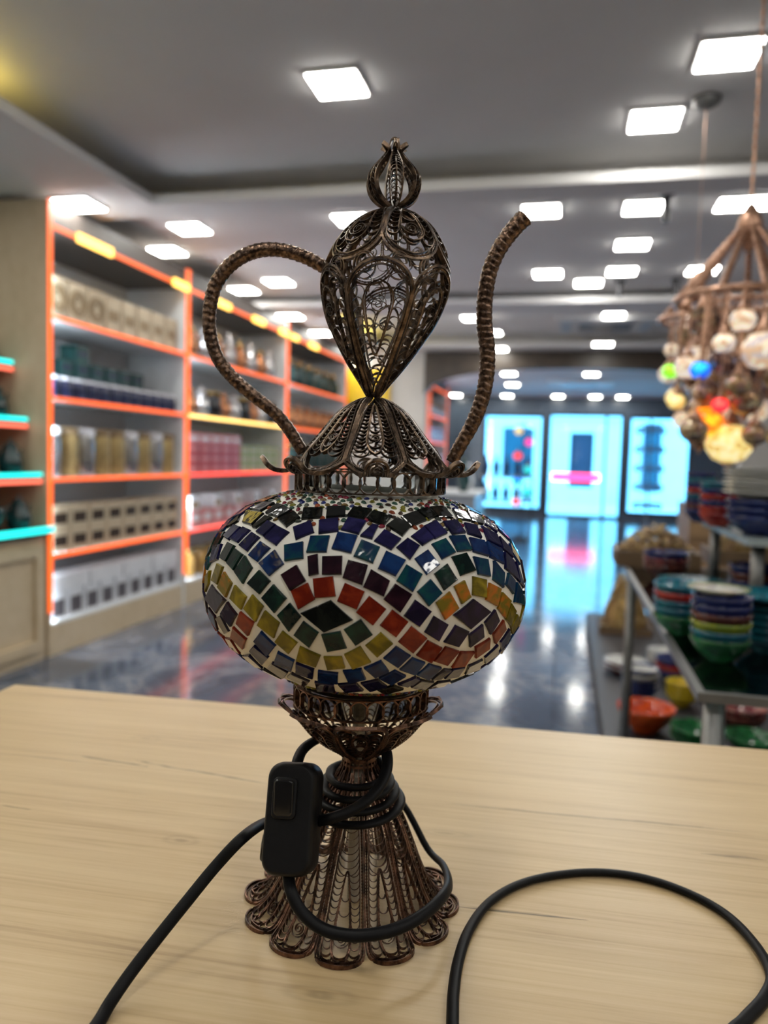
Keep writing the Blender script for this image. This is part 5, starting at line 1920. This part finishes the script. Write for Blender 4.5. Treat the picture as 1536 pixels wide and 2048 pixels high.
heap('trinket_tray', 1308, 1128, MIDZ, 0.13, 0.11, 0.085, 'low heap of golden trinkets in a wooden tray at the end of the glass shelf', 1)
heap('trinket_tray', 1496, 1128, MIDZ, 0.14, 0.10, 0.10, 'heap of golden trinkets on the glass shelf behind the metal posts', 2)
heap('trinket_tray', 1248, 1262, LOWZ, 0.16, 0.15, 0.36, 'tall heap of golden trinkets on the lower tray beside the walkway', 3)
heap('trinket_tray', 1345, 1250, LOWZ, 0.15, 0.13, 0.26, 'heap of golden trinkets on the lower tray right of the tall heap', 4)
# brown crate stand farther back
q = on_z(1352, 1120, 0.0)
cs = empty('crate_stand', (1.25, 6.2, 0), 0, 'brown wooden crate stand behind the glass shelf units', 'stand')
MB().box((0, 0, 0.45), (0.7, 0.6, 0.9)).build('crate', cmat('crate_brown', (0.20, 0.12, 0.06), 0.5), cs)
for zz in (0.25, 0.5, 0.75):
    MB().box((0, -0.305, zz), (0.7, 0.01, 0.16)).build('front_board', cmat('crate_board', (0.26, 0.16, 0.08), 0.5), cs)

# ------------------------------------------------------------------ hanging mosaic chandeliers
mos = patterned('mosaic_gold', (0.34, 0.20, 0.09), [(0.50, 0.33, 0.16), (0.20, 0.10, 0.06), (0.42, 0.24, 0.20), (0.24, 0.17, 0.15), (0.55, 0.45, 0.30)], 75, 0.06, 0.5)
mosb = patterned('mosaic_rose', (0.24, 0.12, 0.10), [(0.42, 0.26, 0.20), (0.16, 0.09, 0.08), (0.30, 0.22, 0.22), (0.10, 0.08, 0.12)], 75, 0.06, 0.5)
LIT = {
    'green': patterned('mosaic_lit_green', (0.16, 0.85, 0.02), [(0.25, 0.75, 0.02), (0.06, 0.40, 0.02)], 60, 0.15, 0, 1.6),
    'blue': patterned('mosaic_lit_blue', (0.01, 0.22, 1.0), [(0.02, 0.45, 1.0), (0.01, 0.08, 0.6)], 60, 0.15, 0, 1.2),
    'orange': patterned('mosaic_lit_orange', (1.0, 0.33, 0.01), [(1.0, 0.50, 0.02), (0.75, 0.18, 0.01)], 60, 0.15, 0, 1.2),
    'red': patterned('mosaic_lit_red', (1.0, 0.03, 0.04), [(1.0, 0.1, 0.08), (0.6, 0.02, 0.04)], 60, 0.15, 0, 1.3),
    'yellow': patterned('mosaic_lit_yellow', (0.80, 0.62, 0.22), [(0.85, 0.70, 0.35), (0.6, 0.42, 0.12)], 60, 0.15, 0, 1.0),
    'pearl': patterned('mosaic_lit_pearl', (0.75, 0.62, 0.45), [(0.85, 0.75, 0.6), (0.6, 0.4, 0.25), (0.5, 0.42, 0.4)], 60, 0.15, 0, 0.7),
    'teal': patterned('mosaic_lit_teal', (0.02, 0.55, 0.55), [(0.02, 0.7, 0.5), (0.02, 0.3, 0.5)], 60, 0.15, 0, 1.2),
    'magenta': patterned('mosaic_lit_magenta', (0.9, 0.05, 0.35), [(1.0, 0.1, 0.4), (0.6, 0.03, 0.3)], 60, 0.15, 0, 1.2),
}
M['bead_copper'] = two_tone('copper_bead', (0.35, 0.19, 0.12), (0.68, 0.42, 0.30), 0.3, 0.7, 90)


def beads(mb, a, b, r, pitch):
    a, b = Vector(a), Vector(b)
    n = max(2, int((b - a).length / pitch))
    pts, rr = [], []
    for i in range(n + 1):
        for t, k in ((0.0, 0.45), (0.5, 1.0)):
            if i == n and t > 0:
                continue
            pts.append(a.lerp(b, (i + t) / n))
            rr.append(r * k)
    mb.tube(pts, rr, 6)
    return mb


def globe_part(root, pos, r, m, cap=True):
    g = MB().lathe([(r * 0.35, r * 0.80), (r * 0.72, r * 0.62), (r * 0.97, r * 0.2), (r, 0), (r * 0.93, -r * 0.32), (r * 0.65, -r * 0.70), (r * 0.25, -r * 0.86), (0, -r * 0.9)], 18)
    o = g.build('mosaic_globe', m, root, True, loc=pos)
    MB().lathe([(r * 0.5, r * 0.72), (r * 0.42, r * 0.98), (r * 0.16, r * 1.3), (r * 0.06, r * 1.75), (0, r * 1.8)], 14).build('metal_cap', M['bead_copper'], o, True)
    MB().lathe([(r * 0.30, -r * 0.84), (r * 0.16, -r * 1.0), (r * 0.05, -r * 1.25), (0, -r * 1.4)], 10).build('drop_finial', M['bead_copper'], o, True)
    return o


def chandelier(label, x, y, z_hub, z_ring, R, items, strands=10, chain_r=0.010):
    """Hub on a beaded chain, strands fanning out to a ring, globes hanging below. Items: x, y, z offsets, radius, material."""
    root = empty('mosaic_chandelier', (x, y, 0), 0, label, 'chandelier')
    zc_ = HIGH if y < L1 else MIDC
    MB().lathe([(0.06, zc_ - 0.002), (0.055, zc_ - 0.025), (0.02, zc_ - 0.045)], 16).build('ceiling_rose', M['grey_metal'], root, True)
    beads(MB(), (0, 0, zc_ - 0.04), (0, 0, z_hub + 0.05), chain_r, 0.03).build('hanging_chain', M['bead_copper'], root, True)
    MB().lathe([(0.010, z_hub + 0.06), (0.028, z_hub + 0.03), (0.036, z_hub), (0.022, z_hub - 0.04), (0.012, z_hub - 0.07)], 16).build('hub', M['bead_copper'], root, True)
    for k in range(strands):
        a = 2 * PI * k / strands + 0.2
        s = MB()
        beads(s, (0.02 * math.cos(a), 0.02 * math.sin(a), z_hub), (R * math.cos(a), R * math.sin(a), z_ring), 0.0115, 0.018)
        s.build('bead_strand', M['bead_copper'], root, True)
    rg = MB()
    rg.tube([(R * math.cos(2 * PI * k / 32), R * math.sin(2 * PI * k / 32), z_ring) for k in range(32)], 0.010, 8, 0, True)
    rg.tube([(R * 0.5 * math.cos(2 * PI * k / 32), R * 0.5 * math.sin(2 * PI * k / 32), z_ring - 0.01) for k in range(32)], 0.007, 8, 0, True)
    rg.build('ring', M['bead_copper'], root, True)
    for dx, dy, z, r, m in items:
        o = globe_part(root, (dx, dy, z), r, m)
        l = math.hypot(dx, dy) or 1
        rr = min(R, l)
        st = MB()
        beads(st, (0, 0, r * 1.7), (dx / l * rr - dx, dy / l * rr - dy, z_ring - z), 0.0045, 0.016)
        st.build('bead_chain', M['bead_copper'], o, True)
    return root


def items_from_px(list_, cx, cy, depth_y):
    out = []
    for px, py, dy, r, m in list_:
        q = on_y(px, py, cy + dy)
        out.append((q.x - cx, dy, q.z, r, m))
    return out


def fill(n, seed, x0, x1, y0, y1, dz, r0, r1, taken, gap=0.9):
    """More unlit globes between the ones placed by hand, none touching another."""
    rr = random.Random(seed)
    out, tries = [], 0
    while len(out) < n and tries < 4000:
        tries += 1
        c_ = (rr.uniform(x0, x1), rr.uniform(y0, y1), rr.uniform(-dz, dz), rr.uniform(r0, r1), rr.choice((mos, mosb, mosb, mos, LIT['pearl'])) if rr.random() < 0.8 else mos)
        ok = True
        for t in taken + out:
            dxy = math.hypot((c_[0] - t[0]) / 560, (c_[1] - t[1]) / 560)
            if math.hypot(dxy, c_[2] - t[2]) < (c_[3] + t[3]) * 1.02:
                ok = False
                break
        if ok:
            out.append(c_)
    return out


C1Y = 2.42
h1 = on_y(1500, 452, C1Y)
ring1 = on_y(1500, 600, C1Y)
list1 = [(1528, 700, -0.20, 0.058, LIT['pearl']), (1410, 842, -0.10, 0.050, LIT['orange']), (1458, 886, -0.05, 0.066, LIT['yellow']),
         (1400, 740, -0.16, 0.028, LIT['blue']), (1352, 803, 0.0, 0.026, LIT['yellow']), (1486, 640, -0.20, 0.034, LIT['pearl']), (1448, 686, -0.21, 0.030, LIT['pearl']), (1475, 770, -0.21, 0.034, mos), (1440, 810, -0.17, 0.024, LIT['red'])]
list1 += fill(30, 5, 1375, 1590, 635, 880, 0.2, 0.030, 0.048, list1)
chandelier('large copper mosaic-globe chandelier hanging nearest the right edge, with lit orange and blue globes', h1.x, C1Y, h1.z, ring1.z, 0.19,
           items_from_px(list1, h1.x, C1Y, None), 11, 0.006)
C2Y = 3.55
h2 = on_y(1392, 572, C2Y)
ring2 = on_y(1392, 640, C2Y)
list2 = [(1341, 742, -0.10, 0.034, LIT['green']), (1352, 795, 0.05, 0.045, LIT['yellow']), (1365, 840, 0.02, 0.042, LIT['pearl'])]
list2 += fill(18, 11, 1335, 1450, 660, 850, 0.14, 0.032, 0.046, list2)
chandelier('smaller mosaic-globe chandelier behind the large one, with a lit green globe', h2.x, C2Y, h2.z, ring2.z, 0.14, items_from_px(list2, h2.x, C2Y, None), 8, 0.0015)

# ------------------------------------------------------------------ farther down the shop
# floor-standing column of small lit mosaic balls left of the doorway
q = on_y(1046, 930, 11.6)
lt = empty('mosaic_lamp_stand', (q.x, 11.6, 0), 0, 'slim floor stand strung with small coloured mosaic balls left of the doorway', 'lamp stand')
MB().lathe([(0.14, 0), (0.14, 0.02), (0.02, 0.05), (0.012, 0.1), (0.012, 1.75), (0.0, 1.78)], 14).build('pole', M['dark_metal'], lt, True)
for i, (py, k, side) in enumerate(((862, 'yellow', -1), (884, 'magenta', 1), (912, 'red', -1), (938, 'teal', 1), (962, 'blue', -1), (984, 'teal', 1), (1004, 'red', -1))):
    z = on_y(1046, py, 11.6).z
    a = MB()
    a.tube([(0, 0, z + 0.1), (side * 0.06, -0.02, z + 0.1), (side * 0.08, -0.03, z + 0.07)], 0.006, 6)
    a.build('arm', M['dark_metal'], lt, True)
    globe_part(lt, (side * 0.08, -0.03, z), 0.065, LIT[k])
# shelves along the left side of the hall
for i, yy in enumerate((10.5, 12.6)):
    cabinet(yy, yy + 1.95, ('orange-lit display cabinet just beyond the arch on the left', 'orange-lit display cabinet farther beyond the arch, near the windows')[i], x0=-2.2, xb=-2.74)
    w_ = ('first', 'second')[i] + ' hall cabinet'
    for k, (m_, nm) in enumerate(((white, 'white'), (redc, 'red'), (pinkc, 'pink'), (redc, 'red'), (amber, 'amber'))):
        series(carton('shop_box', (0.26, 0.2, 0.22 + 0.02 * (k % 2)), m_, white if m_ is not white else navy), lin(yy + 0.1, yy + 1.85, 6), SHELF[k] + E, -2.33,
               '%s box' % nm, 'on the %s of the %s' % (SHN[k], w_), '%s boxes beyond the arch' % nm, 'box')
# low glass display island in the middle distance
q = on_z(930, 1075, 0)
isl = empty('display_island', (-1.35, 8.6, 0), 0, 'low white display island with pale vases in front of the arch', 'display island')
MB().box((0, 0, 0.4), (0.9, 0.9, 0.8)).build('plinth', cmat('grey_plinth', (0.22, 0.24, 0.27), 0.3), isl)
MB().box((0, 0, 0.815), (1.0, 1.0, 0.03)).build('top', M['shelf_white'], isl)
for i, (dx, dy, h) in enumerate(((-0.3, -0.3, 0.34), (0.0, -0.36, 0.26), (0.3, -0.28, 0.38), (-0.1, 0.1, 0.42), (0.28, 0.2, 0.3))):
    r = 0.075
    v = MB().lathe([(r * 0.6, 0), (r, h * 0.3), (r * 0.9, h * 0.55), (r * 0.4, h * 0.8), (r * 0.55, h), (r * 0.5, h)], 18).build('vase', (silver, white, dkteal)[i % 3], None, True, loc=(-1.35 + dx, 8.6 + dy, 0.8305))
    tag(v, '%s vase, %s from the left on the white display island' % (('silver', 'white', 'dark teal')[i % 3], ('first', 'third', 'fifth', 'second', 'fourth')[i]), 'vase', 'vases on the island')
# stand of hanging trinkets by the right window
q = on_y(1300, 900, 14.2)
ts = empty('trinket_stand', (q.x, 14.2, 0), 0, 'wire stand of small blue trinkets in front of the right window', 'stand')
MB().lathe([(0.2, 0), (0.2, 0.02), (0.015, 0.04), (0.015, 2.0)], 14).build('pole', M['grey_metal'], ts, True)
for k in range(5):
    z = 0.5 + k * 0.33
    rg = MB().tube([(0.22 * math.cos(2 * PI * i / 20), 0.22 * math.sin(2 * PI * i / 20), z) for i in range(20)], 0.008, 6, 0, True)
    for s in range(2):
        rg.tube([(-0.22 * math.cos(s * PI / 2), -0.22 * math.sin(s * PI / 2), z), (0.22 * math.cos(s * PI / 2), 0.22 * math.sin(s * PI / 2), z)], 0.006, 6)
    rg = rg.build('ring', M['grey_metal'], ts, True)
    for i in range(10):
        a = 2 * PI * i / 10
        MB().lathe([(0, 0.0), (0.03, -0.04), (0.03, -0.08), (0, -0.11)], 10, c=(0.22 * math.cos(a), 0.22 * math.sin(a), z)).build(
            'trinket', LIT['teal'] if False else cmat('trinket_blue', (0.10, 0.35, 0.75), 0.15), rg, True)

# dark blue vases on a low rack before the left window
wr = empty('window_rack', (-1.12, 15.7, 0), 0, 'low metal rack of blue vases standing before the left window', 'rack')
for z in (0.35, 0.85):
    MB().box((0, 0, z), (1.1, 0.3, 0.03)).build('shelf', M['grey_metal'], wr)
for sx in (-0.53, 0.53):
    for sy in (-0.13, 0.13):
        MB().box((sx, sy, 0.4325), (0.03, 0.03, 0.865)).build('post', M['dark_metal'], wr)
vb = cmat('blue_vase_glaze', (0.015, 0.06, 0.16), 0.12, var=0.3)
for k, z in enumerate((0.3655, 0.8655)):
    for i in range(5):
        h, r = 0.36 + 0.05 * ((i * 3 + k) % 3), 0.075
        v = MB().lathe([(r * 0.55, 0), (r, h * 0.35), (r * 0.85, h * 0.6), (r * 0.32, h * 0.8), (r * 0.5, h), (r * 0.42, h)], 16).build('vase', vb, None, True, loc=(-1.12 - 0.42 + 0.21 * i, 15.7, z))
        tag(v, 'blue vase, %s from left on the %s shelf of the window rack' % (ORD[i], ('lower', 'upper')[k]), 'vase', 'blue vases on the window rack')
